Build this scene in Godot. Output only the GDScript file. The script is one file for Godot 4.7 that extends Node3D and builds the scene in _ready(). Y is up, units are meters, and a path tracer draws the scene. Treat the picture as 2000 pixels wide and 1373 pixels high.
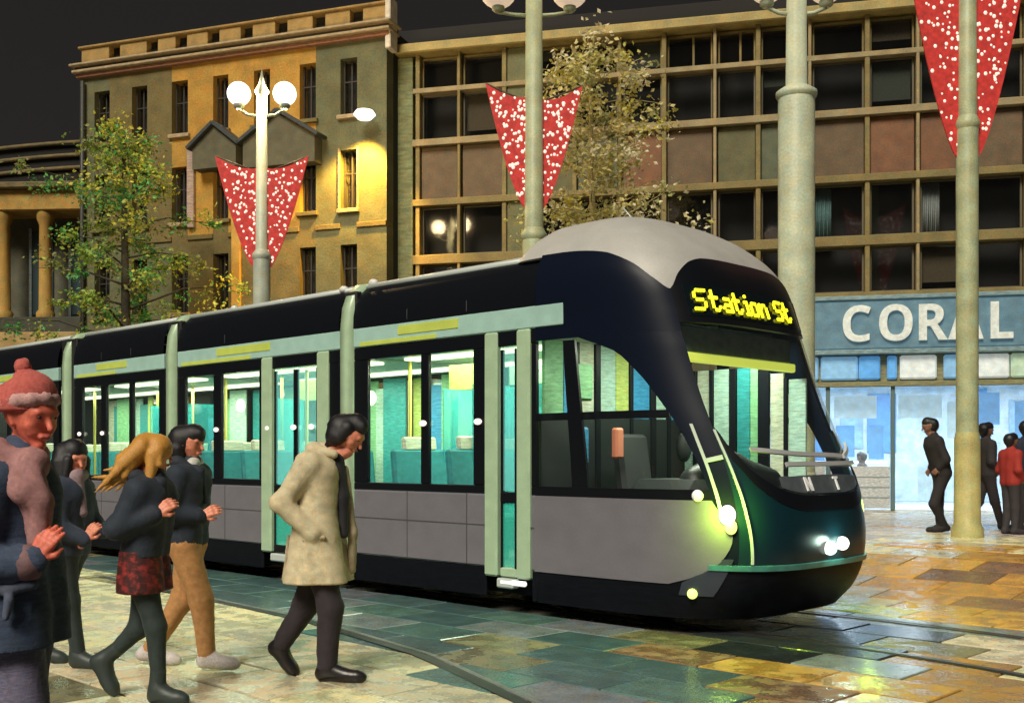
extends Node3D

# ---------------------------------------------------------------- helpers
var taken := {}
var boxes := {}
var mats := {}
var tex := {}
var rng := RandomNumberGenerator.new()

func numbered(called: String) -> String:
	if not taken.has(called):
		taken[called] = 0
		return called
	taken[called] += 1
	return "%s_%03d" % [called, taken[called]]

func tag(o: Node, label: String, category: String, group := "") -> Node:
	o.set_meta("label", label)
	o.set_meta("category", category)
	if group != "":
		o.set_meta("group", group)
	return o

func thing(called: String, label: String, category: String, at := Vector3.ZERO, turn := 0.0, group := "") -> Node3D:
	var o := Node3D.new()
	o.name = numbered(called)
	add_child(o, true)
	o.position = at
	o.rotation.y = turn
	tag(o, label, category, group)
	return o

func structure(o: Node) -> Node:
	o.set_meta("kind", "structure")
	return o

func obj(called: String, mesh: Mesh, mat: Material, parent: Node = null, at := Vector3.ZERO, basis := Basis.IDENTITY) -> MeshInstance3D:
	var o := MeshInstance3D.new()
	o.mesh = mesh
	o.material_override = mat
	o.transform = Transform3D(basis, at)
	if parent == null:
		o.name = numbered(called)
		add_child(o, true)
	else:
		var n := called
		var i := 0
		while parent.has_node(NodePath(n)):
			i += 1
			n = "%s_%03d" % [called, i]
		o.name = n
		parent.add_child(o, true)
	return o

func pieces(called: String, mesh: Mesh, mat: Material, parent: Node, at: Vector3, basis := Basis.IDENTITY) -> MeshInstance3D:
	# like obj, but numbers fast where there are hundreds of repeats
	var key := str(parent.get_instance_id()) + called
	var o := MeshInstance3D.new()
	o.mesh = mesh
	o.material_override = mat
	o.transform = Transform3D(basis, at)
	if taken.has(key):
		taken[key] += 1
		o.name = "%s_%03d" % [called, taken[key]]
	else:
		taken[key] = 0
		o.name = called
	parent.add_child(o, true)
	return o

func W(x: float, d: float, y := 0.0) -> Vector3:
	return Vector3(x, y, -d)

func begin(flat := false) -> SurfaceTool:
	var st := SurfaceTool.new()
	st.begin(Mesh.PRIMITIVE_TRIANGLES)
	st.set_smooth_group(-1 if flat else 0)
	return st

func done(st: SurfaceTool) -> ArrayMesh:
	st.generate_normals()
	st.index()
	return st.commit()

func face(st: SurfaceTool, pts: Array, out: Vector3) -> void:
	var n: Vector3 = (pts[1] - pts[0]).cross(pts[2] - pts[0])
	for i in range(1, pts.size() - 1):
		if n.dot(out) > 0.0:
			st.add_vertex(pts[0]); st.add_vertex(pts[i + 1]); st.add_vertex(pts[i])
		else:
			st.add_vertex(pts[0]); st.add_vertex(pts[i]); st.add_vertex(pts[i + 1])

func quad(st: SurfaceTool, a: Vector3, b: Vector3, c: Vector3, d: Vector3) -> void:
	# counter-clockwise seen from outside
	for p in [a, c, b, a, d, c]:
		st.add_vertex(p)

func add_box(st: SurfaceTool, size: Vector3, t := Transform3D.IDENTITY, bevel := 0.0) -> void:
	var h := size * 0.5
	var b := minf(bevel, minf(h.x, minf(h.y, h.z)) * 0.6)
	for ax in 3:
		for s in [-1.0, 1.0]:
			var u := (ax + 1) % 3
			var v := (ax + 2) % 3
			var q := []
			for c in [[-1, -1], [1, -1], [1, 1], [-1, 1]]:
				var p := Vector3.ZERO
				p[ax] = s * h[ax]
				p[u] = c[0] * (h[u] - b)
				p[v] = c[1] * (h[v] - b)
				q.append(t * p)
			var o := Vector3.ZERO
			o[ax] = s
			face(st, q, t.basis * o)
	if b <= 0.0:
		return
	for ax in 3:
		var u := (ax + 1) % 3
		var v := (ax + 2) % 3
		for su in [-1.0, 1.0]:
			for sv in [-1.0, 1.0]:
				var q := []
				for c in [[-1, 0], [1, 0], [1, 1], [-1, 1]]:
					var p := Vector3.ZERO
					p[ax] = c[0] * (h[ax] - b)
					p[u] = su * (h[u] - (b if c[1] == 1 else 0.0))
					p[v] = sv * (h[v] - (0.0 if c[1] == 1 else b))
					q.append(t * p)
				var o := Vector3.ZERO
				o[u] = su
				o[v] = sv
				face(st, q, t.basis * o)
	for sx in [-1.0, 1.0]:
		for sy in [-1.0, 1.0]:
			for sz in [-1.0, 1.0]:
				var s := Vector3(sx, sy, sz)
				face(st, [t * (s * (h - Vector3(0, b, b))), t * (s * (h - Vector3(b, 0, b))), t * (s * (h - Vector3(b, b, 0)))], t.basis * s)

func box(size: Vector3, bevel := 0.012) -> ArrayMesh:
	var key := "%.3f %.3f %.3f %.3f" % [size.x, size.y, size.z, bevel]
	if not boxes.has(key):
		var st := begin(true)
		add_box(st, size, Transform3D.IDENTITY, bevel)
		boxes[key] = done(st)
	return boxes[key]

func span(called: String, a: Vector3, b: Vector3, mat: Material, parent: Node, bevel := 0.012) -> MeshInstance3D:
	# a box between two opposite corners
	return pieces(called, box((b - a).abs(), bevel), mat, parent, (a + b) * 0.5)

func add_tube(st: SurfaceTool, pts: Array, radii: Array, sides := 10, capped := true) -> void:
	var rings := []
	var up := Vector3.UP
	for i in pts.size():
		var dir: Vector3 = (pts[mini(i + 1, pts.size() - 1)] - pts[maxi(i - 1, 0)]).normalized()
		if absf(dir.dot(up)) > 0.95:
			up = Vector3.RIGHT if absf(dir.x) < 0.9 else Vector3.BACK
		var x := up.cross(dir).normalized()
		var y := dir.cross(x)
		up = y
		var ring := []
		for k in sides:
			var a := TAU * k / sides
			ring.append(pts[i] + (x * cos(a) + y * sin(a)) * radii[i])
		rings.append(ring)
	for i in pts.size() - 1:
		for k in sides:
			var k2 := (k + 1) % sides
			quad(st, rings[i][k], rings[i][k2], rings[i + 1][k2], rings[i + 1][k])
	if capped:
		face(st, rings[0], pts[0] - pts[1])
		face(st, rings[-1], pts[-1] - pts[-2])

func tube(pts: Array, radii: Array, sides := 10) -> ArrayMesh:
	var st := begin()
	add_tube(st, pts, radii, sides)
	return done(st)

func lathe(profile: Array, sides := 20) -> ArrayMesh:
	# profile of Vector2(radius, height) from the foot up
	var st := begin()
	for i in profile.size() - 1:
		for k in sides:
			var a := TAU * k / sides
			var b := TAU * (k + 1) / sides
			var p: Vector2 = profile[i]
			var q: Vector2 = profile[i + 1]
			quad(st, Vector3(cos(b) * p.x, p.y, sin(b) * p.x), Vector3(cos(a) * p.x, p.y, sin(a) * p.x), Vector3(cos(a) * q.x, q.y, sin(a) * q.x), Vector3(cos(b) * q.x, q.y, sin(b) * q.x))
	return done(st)

func extrude(outline: PackedVector2Array, depth: float) -> ArrayMesh:
	# a polygon in x, y with thickness along z, centred
	var st := begin(true)
	var ids := Geometry2D.triangulate_polygon(outline)
	for z in [-0.5, 0.5]:
		for i in range(0, ids.size(), 3):
			face(st, [0, 1, 2].map(func(k): return Vector3(outline[ids[i + k]].x, outline[ids[i + k]].y, z * depth)), Vector3(0, 0, z))
	var cw := Geometry2D.is_polygon_clockwise(outline)
	for i in outline.size():
		var a := outline[i]
		var b := outline[(i + 1) % outline.size()]
		var n := Vector3(b.y - a.y, a.x - b.x, 0) * (-1.0 if cw else 1.0)
		face(st, [Vector3(a.x, a.y, -depth / 2), Vector3(b.x, b.y, -depth / 2), Vector3(b.x, b.y, depth / 2), Vector3(a.x, a.y, depth / 2)], n)
	return done(st)

func ball(r: float, sides := 18) -> SphereMesh:
	var key := "ball%f%d" % [r, sides]
	if not boxes.has(key):
		var s := SphereMesh.new()
		s.radius = r
		s.height = 2.0 * r
		s.radial_segments = sides
		s.rings = sides / 2
		boxes[key] = s
	return boxes[key]

# ---------------------------------------------------------------- textures and materials
func noise_image(size: int, freq: float, seed_: int, octaves := 4, stretch := 1.0) -> PackedFloat32Array:
	var n := FastNoiseLite.new()
	n.seed = seed_
	n.frequency = 1.0
	n.noise_type = FastNoiseLite.TYPE_SIMPLEX_SMOOTH
	n.fractal_type = FastNoiseLite.FRACTAL_FBM
	n.fractal_octaves = octaves
	var out := PackedFloat32Array()
	out.resize(size * size)
	n.frequency = freq / size
	var im := n.get_seamless_image(size, int(size * stretch) if stretch > 1.0 else size, false, false, 0.2, true)
	if stretch > 1.0:
		im.resize(size, size, Image.INTERPOLATE_LANCZOS)
	im.convert(Image.FORMAT_RGBA8)
	var d := im.get_data()
	for i in size * size:
		out[i] = d[i * 4] / 255.0
	return out

func make_textures() -> void:
	var s := 384
	var a := noise_image(s, 5.0, 11, 5)
	var b := noise_image(s, 11.0, 23, 4)
	var c := noise_image(s, 60.0, 37, 3)
	var e := noise_image(s, 8.0, 41, 5, 4.0)
	var mottle := Image.create(s, s, false, Image.FORMAT_RGB8)
	var streak := Image.create(s, s, false, Image.FORMAT_RGB8)
	var soft := Image.create(s, s, false, Image.FORMAT_RGB8)
	var wet := Image.create(s, s, false, Image.FORMAT_RGB8)
	var relief := Image.create(s, s, false, Image.FORMAT_RGB8)
	for y in s:
		for x in s:
			var i := y * s + x
			var f := clampf(0.5 + (c[i] - 0.5) * 1.2, 0, 1)
			var base := 0.66 + 0.24 * a[i] + 0.18 * f
			var tint := (b[i] - 0.5) * 0.15
			mottle.set_pixel(x, y, Color(base + tint, base, base - tint * 0.9))
			var g := 0.55 + 0.40 * e[i] + 0.15 * f
			streak.set_pixel(x, y, Color(g + tint * 0.8, g, g - tint * 0.6))
			var sf := 0.86 + 0.10 * a[i] + 0.06 * f
			soft.set_pixel(x, y, Color(sf, sf, sf))
			var r := clampf(0.15 + 0.42 * smoothstep(0.42, 0.72, a[i] * 0.7 + b[i] * 0.3) + 0.12 * f, 0, 1)
			wet.set_pixel(x, y, Color(r, r, r))
			var h := clampf(0.35 * a[i] + 0.4 * b[i] + 0.4 * f, 0, 1)
			relief.set_pixel(x, y, Color(h, h, h))
	tex = {"soft": ImageTexture.create_from_image(soft), "mottle": ImageTexture.create_from_image(mottle), "streak": ImageTexture.create_from_image(streak), "wet": ImageTexture.create_from_image(wet), "relief": ImageTexture.create_from_image(relief)}

func mt(called: String, c: Color, rough := 0.6, o := {}) -> StandardMaterial3D:
	# c is a linear base colour
	if mats.has(called):
		return mats[called]
	var m := StandardMaterial3D.new()
	m.resource_name = called
	m.albedo_color = c.linear_to_srgb()
	m.roughness = rough
	m.metallic = o.get("metal", 0.0)
	m.metallic_specular = o.get("spec", 0.5)
	var t: String = o.get("tex", "")
	var sc: float = o.get("scale", 0.5)
	if t != "":
		m.albedo_texture = tex[t]
		m.albedo_color = (c * (1.15 if t == "soft" else 1.35)).linear_to_srgb()
		m.albedo_color.a = 1.0
	if o.get("wet", false):
		m.roughness = 1.0
		m.roughness_texture = tex.wet
	if o.has("bump"):
		m.heightmap_enabled = true
		m.heightmap_texture = tex.relief
		m.heightmap_scale = o.bump
	m.uv1_triplanar = true
	m.uv1_world_triplanar = true
	m.uv1_scale = Vector3(sc, sc, sc)
	if o.has("glow"):
		m.emission_enabled = true
		m.emission = (o.get("glow_color", c) as Color).linear_to_srgb()
		m.emission_energy_multiplier = o.glow
	if o.has("coat"):
		m.clearcoat_enabled = true
		m.clearcoat = o.coat
		m.clearcoat_roughness = 0.15
	if o.has("rim"):
		m.rim_enabled = true
		m.rim = o.rim
		m.rim_tint = 0.6
	if o.has("back"):
		m.backlight_enabled = true
		m.backlight = (o.back as Color).linear_to_srgb()
	if o.get("vertex", false):
		m.vertex_color_use_as_albedo = true
	mats[called] = m
	return m

func glass(called: String, c: Color, alpha: float, rough := 0.04) -> StandardMaterial3D:
	if mats.has(called):
		return mats[called]
	var m := StandardMaterial3D.new()
	m.resource_name = called
	m.transparency = BaseMaterial3D.TRANSPARENCY_ALPHA
	var s := c.linear_to_srgb()
	m.albedo_color = Color(s.r, s.g, s.b, alpha)
	m.roughness = rough
	m.metallic_specular = 0.5
	mats[called] = m
	return m

func omni(parent: Node, called: String, at: Vector3, c: Color, energy: float, size := 0.15) -> void:
	var l := OmniLight3D.new()
	l.name = called
	l.light_color = c
	l.light_energy = energy
	l.light_size = size
	l.omni_range = 40.0
	l.omni_attenuation = 2.0
	l.shadow_enabled = true
	parent.add_child(l, true)
	l.position = at

func area(parent: Node, called: String, at: Vector3, basis: Basis, size: Vector2, c: Color, energy: float) -> void:
	var l := AreaLight3D.new()
	l.name = called
	l.light_color = c
	l.light_energy = energy
	l.area_size = size
	l.area_range = 30.0
	l.shadow_enabled = true
	parent.add_child(l, true)
	l.transform = Transform3D(basis, at)

func spot(parent: Node, called: String, at: Vector3, to: Vector3, c: Color, energy: float, angle: float, size := 0.06) -> void:
	var l := SpotLight3D.new()
	l.name = called
	l.light_color = c
	l.light_energy = energy
	l.light_size = size
	l.spot_angle = angle
	l.spot_angle_attenuation = 0.6
	l.spot_range = 40.0
	l.spot_attenuation = 2.0
	l.shadow_enabled = true
	parent.add_child(l, true)
	l.position = at
	var d := (to - at).normalized()
	l.basis = Basis.looking_at(d, Vector3.UP if absf(d.y) < 0.95 else Vector3.RIGHT)

# ---------------------------------------------------------------- bodies: smooth union of tapered capsules, meshed as surface nets
func skin_over(bones: Array, cell: float, k := 70.0, low := -100.0, high := 100.0, rough_up := 0.0, fine := 1.0) -> Array:
	var lo := Vector3.ONE * 1e9
	var hi := Vector3.ONE * -1e9
	for b in bones:
		var r: float = maxf(b[1], b[3])
		for p: Vector3 in [b[0], b[2]]:
			lo = lo.min(p - Vector3.ONE * r)
			hi = hi.max(p + Vector3.ONE * r)
	var pad := 4.5 / k
	lo -= Vector3.ONE * (pad + 2.0 * cell)
	hi += Vector3.ONE * (pad + 2.0 * cell)
	var nx := int((hi.x - lo.x) / cell) + 2
	var ny := int((hi.y - lo.y) / cell) + 2
	var nz := int((hi.z - lo.z) / cell) + 2
	var sy := nx
	var sz := nx * ny
	var g := PackedFloat32Array()
	g.resize(nx * ny * nz)
	for b in bones:
		var a: Vector3 = b[0]
		var ab: Vector3 = b[2] - a
		var ra: float = b[1]
		var dr: float = b[3] - ra
		var l2 := maxf(ab.length_squared(), 1e-9)
		var r := maxf(b[1], b[3]) + pad
		var blo: Vector3 = a.min(b[2]) - Vector3.ONE * r
		var bhi: Vector3 = a.max(b[2]) + Vector3.ONE * r
		var x0 := maxi(0, int((blo.x - lo.x) / cell))
		var x1 := mini(nx - 1, int((bhi.x - lo.x) / cell) + 1)
		for iz in range(maxi(0, int((blo.z - lo.z) / cell)), mini(nz - 1, int((bhi.z - lo.z) / cell) + 1) + 1):
			for iy in range(maxi(0, int((blo.y - lo.y) / cell)), mini(ny - 1, int((bhi.y - lo.y) / cell) + 1) + 1):
				var wy := lo.y + iy * cell
				if wy < low or wy > high:
					continue
				var at := iz * sz + iy * sy
				var p := Vector3(lo.x + x0 * cell, wy, lo.z + iz * cell) - a
				for ix in range(x0, x1 + 1):
					var t := clampf(p.dot(ab) / l2, 0.0, 1.0)
					var d := (p - ab * t).length() - ra - dr * t
					if d < pad:
						g[at + ix] += exp(-k * d)
					p.x += cell
	var verts := PackedVector3Array()
	var norms := PackedVector3Array()
	var idx := PackedInt32Array()
	var cells := {}
	var steps := [1, sy, sz]
	for i in g.size():
		if g[i] <= 1.0:
			continue
		for ax in 3:
			for s in [-1, 1]:
				var j: int = i + s * steps[ax]
				if g[j] > 1.0:
					continue
				var e: int = mini(i, j)
				var u: int = steps[(ax + 1) % 3]
				var v: int = steps[(ax + 2) % 3]
				var four := []
				for c: int in [e - u - v, e - v, e, e - u]:
					if not cells.has(c):
						cells[c] = verts.size()
						verts.append(cell_point(g, c, sy, sz, k, lo, cell))
						norms.append(Vector3.ZERO)
					four.append(cells[c])
				if s > 0:
					four.reverse()
				for q in [[0, 1, 2], [0, 2, 3]]:
					var p0 := verts[four[q[0]]]
					var n := (verts[four[q[2]]] - p0).cross(verts[four[q[1]]] - p0)
					for w in q:
						idx.append(four[w])
						norms[four[w]] += n
	var fold := FastNoiseLite.new()
	fold.frequency = 9.0
	for i in verts.size():
		norms[i] = norms[i].normalized()
	if rough_up > 0.0:
		for i in verts.size():
			var p := verts[i] * Vector3(1.0, 0.45, 1.0) * fine
			verts[i] += norms[i] * rough_up * clampf((verts[i].y - low - 0.01) * 16.0, 0.0, 1.0) * (fold.get_noise_3dv(p * 1.0) + 0.5 * fold.get_noise_3dv(p * 2.3))
	return [verts, norms, idx]

func cell_point(g: PackedFloat32Array, c: int, sy: int, sz: int, k: float, lo: Vector3, cell: float) -> Vector3:
	var d := []
	for o in [0, 1, sy, sy + 1, sz, sz + 1, sz + sy, sz + sy + 1]:
		var s := g[c + o]
		d.append(clampf(-log(maxf(s, 1e-6)) / k, -cell * 1.5, cell * 1.5))
	var sum := Vector3.ZERO
	var n := 0
	for e in [[0, 1], [2, 3], [4, 5], [6, 7], [0, 2], [1, 3], [4, 6], [5, 7], [0, 4], [1, 5], [2, 6], [3, 7]]:
		var a: float = d[e[0]]
		var b: float = d[e[1]]
		if (a < 0.0) != (b < 0.0):
			var t := a / (a - b)
			var pa := Vector3(e[0] & 1, (e[0] >> 1) & 1, e[0] >> 2)
			var pb := Vector3(e[1] & 1, (e[1] >> 1) & 1, e[1] >> 2)
			sum += pa.lerp(pb, t)
			n += 1
	var iz := c / sz
	var iy := (c - iz * sz) / sy
	var ix := c - iz * sz - iy * sy
	return lo + (Vector3(ix, iy, iz) + (sum / n if n else Vector3.ONE * 0.5)) * cell

func joined(parts: Array) -> ArrayMesh:
	var v := PackedVector3Array()
	var n := PackedVector3Array()
	var x := PackedInt32Array()
	for p in parts:
		var at := v.size()
		v.append_array(p[0])
		n.append_array(p[1])
		for i in p[2]:
			x.append(i + at)
	var a := []
	a.resize(Mesh.ARRAY_MAX)
	a[Mesh.ARRAY_VERTEX] = v
	a[Mesh.ARRAY_NORMAL] = n
	a[Mesh.ARRAY_INDEX] = x
	var m := ArrayMesh.new()
	m.add_surface_from_arrays(Mesh.PRIMITIVE_TRIANGLES, a)
	return m

func hand_bones(wrist: Vector3, dir: Vector3, palm: Vector3, curl: float, thumb: float) -> Array:
	var side := dir.cross(palm).normalized()
	var out := []
	for s in [-1.0, 0.0, 1.0]:
		out.append([wrist + side * s * 0.012, 0.018, wrist + dir * 0.085 + side * s * 0.026, 0.014])
	var lens := [0.062, 0.074, 0.07, 0.054]
	for i in 4:
		var base: Vector3 = wrist + dir * 0.085 + side * ((i - 1.5) * 0.021)
		var a := curl * 0.6
		var d1 := dir * cos(a) + palm * sin(a)
		var k: Vector3 = base + d1 * lens[i] * 0.5
		var d2 := dir * cos(a + curl) + palm * sin(a + curl)
		out.append([base, 0.0095, k, 0.0085])
		out.append([k, 0.0085, k + d2 * lens[i] * 0.5, 0.0072])
	var tb := wrist + dir * 0.03 + side * thumb * 0.028
	var t1 := (dir * 0.7 + side * thumb * 0.6 + palm * 0.35).normalized()
	out.append([tb, 0.013, tb + t1 * 0.04, 0.0105])
	out.append([tb + t1 * 0.04, 0.0105, tb + t1 * 0.04 + (dir * 0.85 + palm * 0.5).normalized() * 0.034, 0.008])
	return out

func head_bones(c: Vector3, f: Vector3, neck: Vector3) -> Array:
	var r := f.cross(Vector3.UP).normalized()
	var u := r.cross(f)
	var out := [
		[c + u * 0.025 - f * 0.02, 0.09, c + u * 0.02 + f * 0.012, 0.082],
		[c - u * 0.04 + f * 0.012, 0.066, c - u * 0.098 + f * 0.05, 0.026],
		[c - u * 0.09 - f * 0.03, 0.05, neck, 0.056],
		[c + u * 0.004 + f * 0.088, 0.010, c - u * 0.032 + f * 0.109, 0.0125],
		[c - u * 0.066 + f * 0.082 - r * 0.016, 0.010, c - u * 0.066 + f * 0.082 + r * 0.016, 0.010],
		[c + u * 0.026 + f * 0.082 - r * 0.04, 0.011, c + u * 0.026 + f * 0.082 + r * 0.04, 0.011]]
	for s in [-1.0, 1.0]:
		out.append([c + r * s * 0.083 + u * 0.012 - f * 0.012, 0.014, c + r * s * 0.08 - u * 0.026 - f * 0.004, 0.009])
		out.append([c - u * 0.025 + f * 0.045 + r * s * 0.042, 0.028, c - u * 0.045 + f * 0.05 + r * s * 0.03, 0.026])
	return out

func torso_bones(P: Dictionary, fat: float) -> Array:
	var hip: Vector3 = P.hip
	var ch: Vector3 = P.chest
	var w: float = P.get("wide", 1.0)
	var out := []
	for s in [-1.0, 1.0]:
		out.append([hip + Vector3(0, 0, s * 0.075 * w), 0.105 + fat, hip.lerp(ch, 0.55) + Vector3(0, 0, s * 0.06 * w), 0.098 + fat])
		out.append([hip.lerp(ch, 0.5) + Vector3(0, 0, s * 0.06 * w), 0.098 + fat, ch + Vector3(0, -0.06, s * 0.085 * w), 0.105 + fat])
		out.append([ch + Vector3(0, 0, s * 0.06 * w), 0.07 + fat, P.shoulder[0 if s < 0 else 1], 0.055 + fat])
	return out

func limb_bones(pts: Array, radii: Array) -> Array:
	var out := []
	for i in pts.size() - 1:
		out.append([pts[i], radii[i], pts[i + 1], radii[i + 1]])
	return out

# P: hip, chest, head, look, shoulder[2], elbow[2], wrist[2], hand_dir[2] (or null), knee[2], ankle[2], toe[2]; index 0 is the left side (z < 0)
func person(label: String, at: Vector3, turn: float, P: Dictionary, group := "", coarse := 1.0) -> Node3D:
	var t := thing("person", label, "person", at, turn, group)
	var b := torso_bones(P, -0.012)
	for i in 2:
		var z := -0.09 if i == 0 else 0.09
		var hj: Vector3 = P.hip + Vector3(0, -0.04, z)
		b += limb_bones([hj, P.knee[i], P.ankle[i]], [0.082, 0.054, 0.036])
		b += limb_bones([P.ankle[i] + Vector3(0, -0.015, 0), P.toe[i]], [0.036, 0.026])
		b += limb_bones([P.shoulder[i], P.elbow[i], P.wrist[i]], [0.048, 0.038, 0.027])
	b.append([P.chest + Vector3(0, 0.02, 0), 0.06, P.head + Vector3(0, -0.11, 0) - P.look * 0.02, 0.05])
	var made := [skin_over(b, 0.017 * coarse)]
	made.append(skin_over(head_bones(P.head, P.look, P.chest + Vector3(0, 0.06, 0)), 0.0055 * coarse, 170.0))
	for i in 2:
		if P.hand[i] != null:
			var d: Vector3 = P.hand[i]
			var palm: Vector3 = P.get("palm", Vector3(0, -0.3, 1.0 if i == 0 else -1.0))
			palm = (palm - d * palm.dot(d)).normalized()
			var w: Vector3 = P.wrist[i]
			var hb := hand_bones(w, d, palm, P.get("curl", 0.5), 1.0 if i == 0 else -1.0)
			hb.append([w - d * 0.05, 0.026, w, 0.024])
			made.append(skin_over(hb, 0.005 * coarse, 300.0))
	obj("body", joined(made), P.skin, t)
	var r: Vector3 = P.look.cross(Vector3.UP).normalized()
	var u: Vector3 = r.cross(P.look)
	if coarse < 1.3 and P.get("eyes", true):
		for s in [-1.0, 1.0]:
			obj("eye", ball(0.010, 10), mt("eye", Color(0.03, 0.022, 0.02), 0.35), t, P.head + P.look * 0.083 + r * s * 0.034 + u * 0.008, Basis.from_scale(Vector3(1, 0.6, 1)))
		var lips := [[P.head - u * 0.066 + P.look * 0.0895 - r * 0.02, 0.0055, P.head - u * 0.064 + P.look * 0.094, 0.0075], [P.head - u * 0.066 + P.look * 0.0895 + r * 0.02, 0.0055, P.head - u * 0.064 + P.look * 0.094, 0.0075]]
		obj("mouth", joined([skin_over(lips, 0.0035, 300.0)]), mt("lips", Color(0.32, 0.07, 0.06), 0.5), t)
	for g in P.clothes:
		var name_: String = g[0]
		var bones := []
		var o: Dictionary = g[3] if g.size() > 3 else {}
		match g[1]:
			"top":
				bones = torso_bones(P, o.get("fat", 0.02))
				for i in 2:
					bones += limb_bones([P.shoulder[i], P.elbow[i], P.wrist[i]], o.get("sleeve", [0.072, 0.062, 0.046]))
				bones.append([P.chest + Vector3(0.0, 0.0, 0), 0.085, P.chest + Vector3(0.01, 0.085, 0), 0.078])
				for h in o.get("skirt", []):
					bones.append(h)
			"legs":
				var rr: Array = o.get("r", [0.108, 0.074, 0.062])
				for i in 2:
					var z := -0.08 if i == 0 else 0.08
					bones += limb_bones([P.hip + Vector3(0, -0.04, z), P.knee[i], P.ankle[i] + (P.knee[i] - P.ankle[i]).normalized() * 0.02], rr)
				for s in [-1.0, 1.0]:
					bones.append([P.hip + Vector3(0, 0.08, s * 0.07), 0.11, P.hip + Vector3(0, -0.02, s * 0.07), 0.115])
			"shoes":
				for i in 2:
					bones = []
					var an: Vector3 = P.ankle[i]
					var to: Vector3 = P.toe[i]
					var heel: Vector3 = an + (an - to).normalized() * 0.03 + (an - P.knee[i]).normalized() * 0.045
					bones += [[an + (P.knee[i] - an).normalized() * o.get("shaft", 0.03), 0.05, heel, 0.042], [heel, 0.042, to, 0.038], [an, 0.05, to.lerp(heel, 0.3), 0.044], [to, 0.038, to + (to - heel).normalized() * 0.035, 0.03]]
					obj(name_, joined([skin_over(bones, o.get("cell", 0.014) * coarse)]), g[2], t)
				continue
			"bones":
				bones = o.bones
		obj(name_, joined([skin_over(bones, o.get("cell", 0.014) * coarse, o.get("k", 70.0), o.get("low", -100.0), o.get("high", 100.0), o.get("fold", 0.006), o.get("fine", 1.0))]), g[2], t)
	return t

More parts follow.
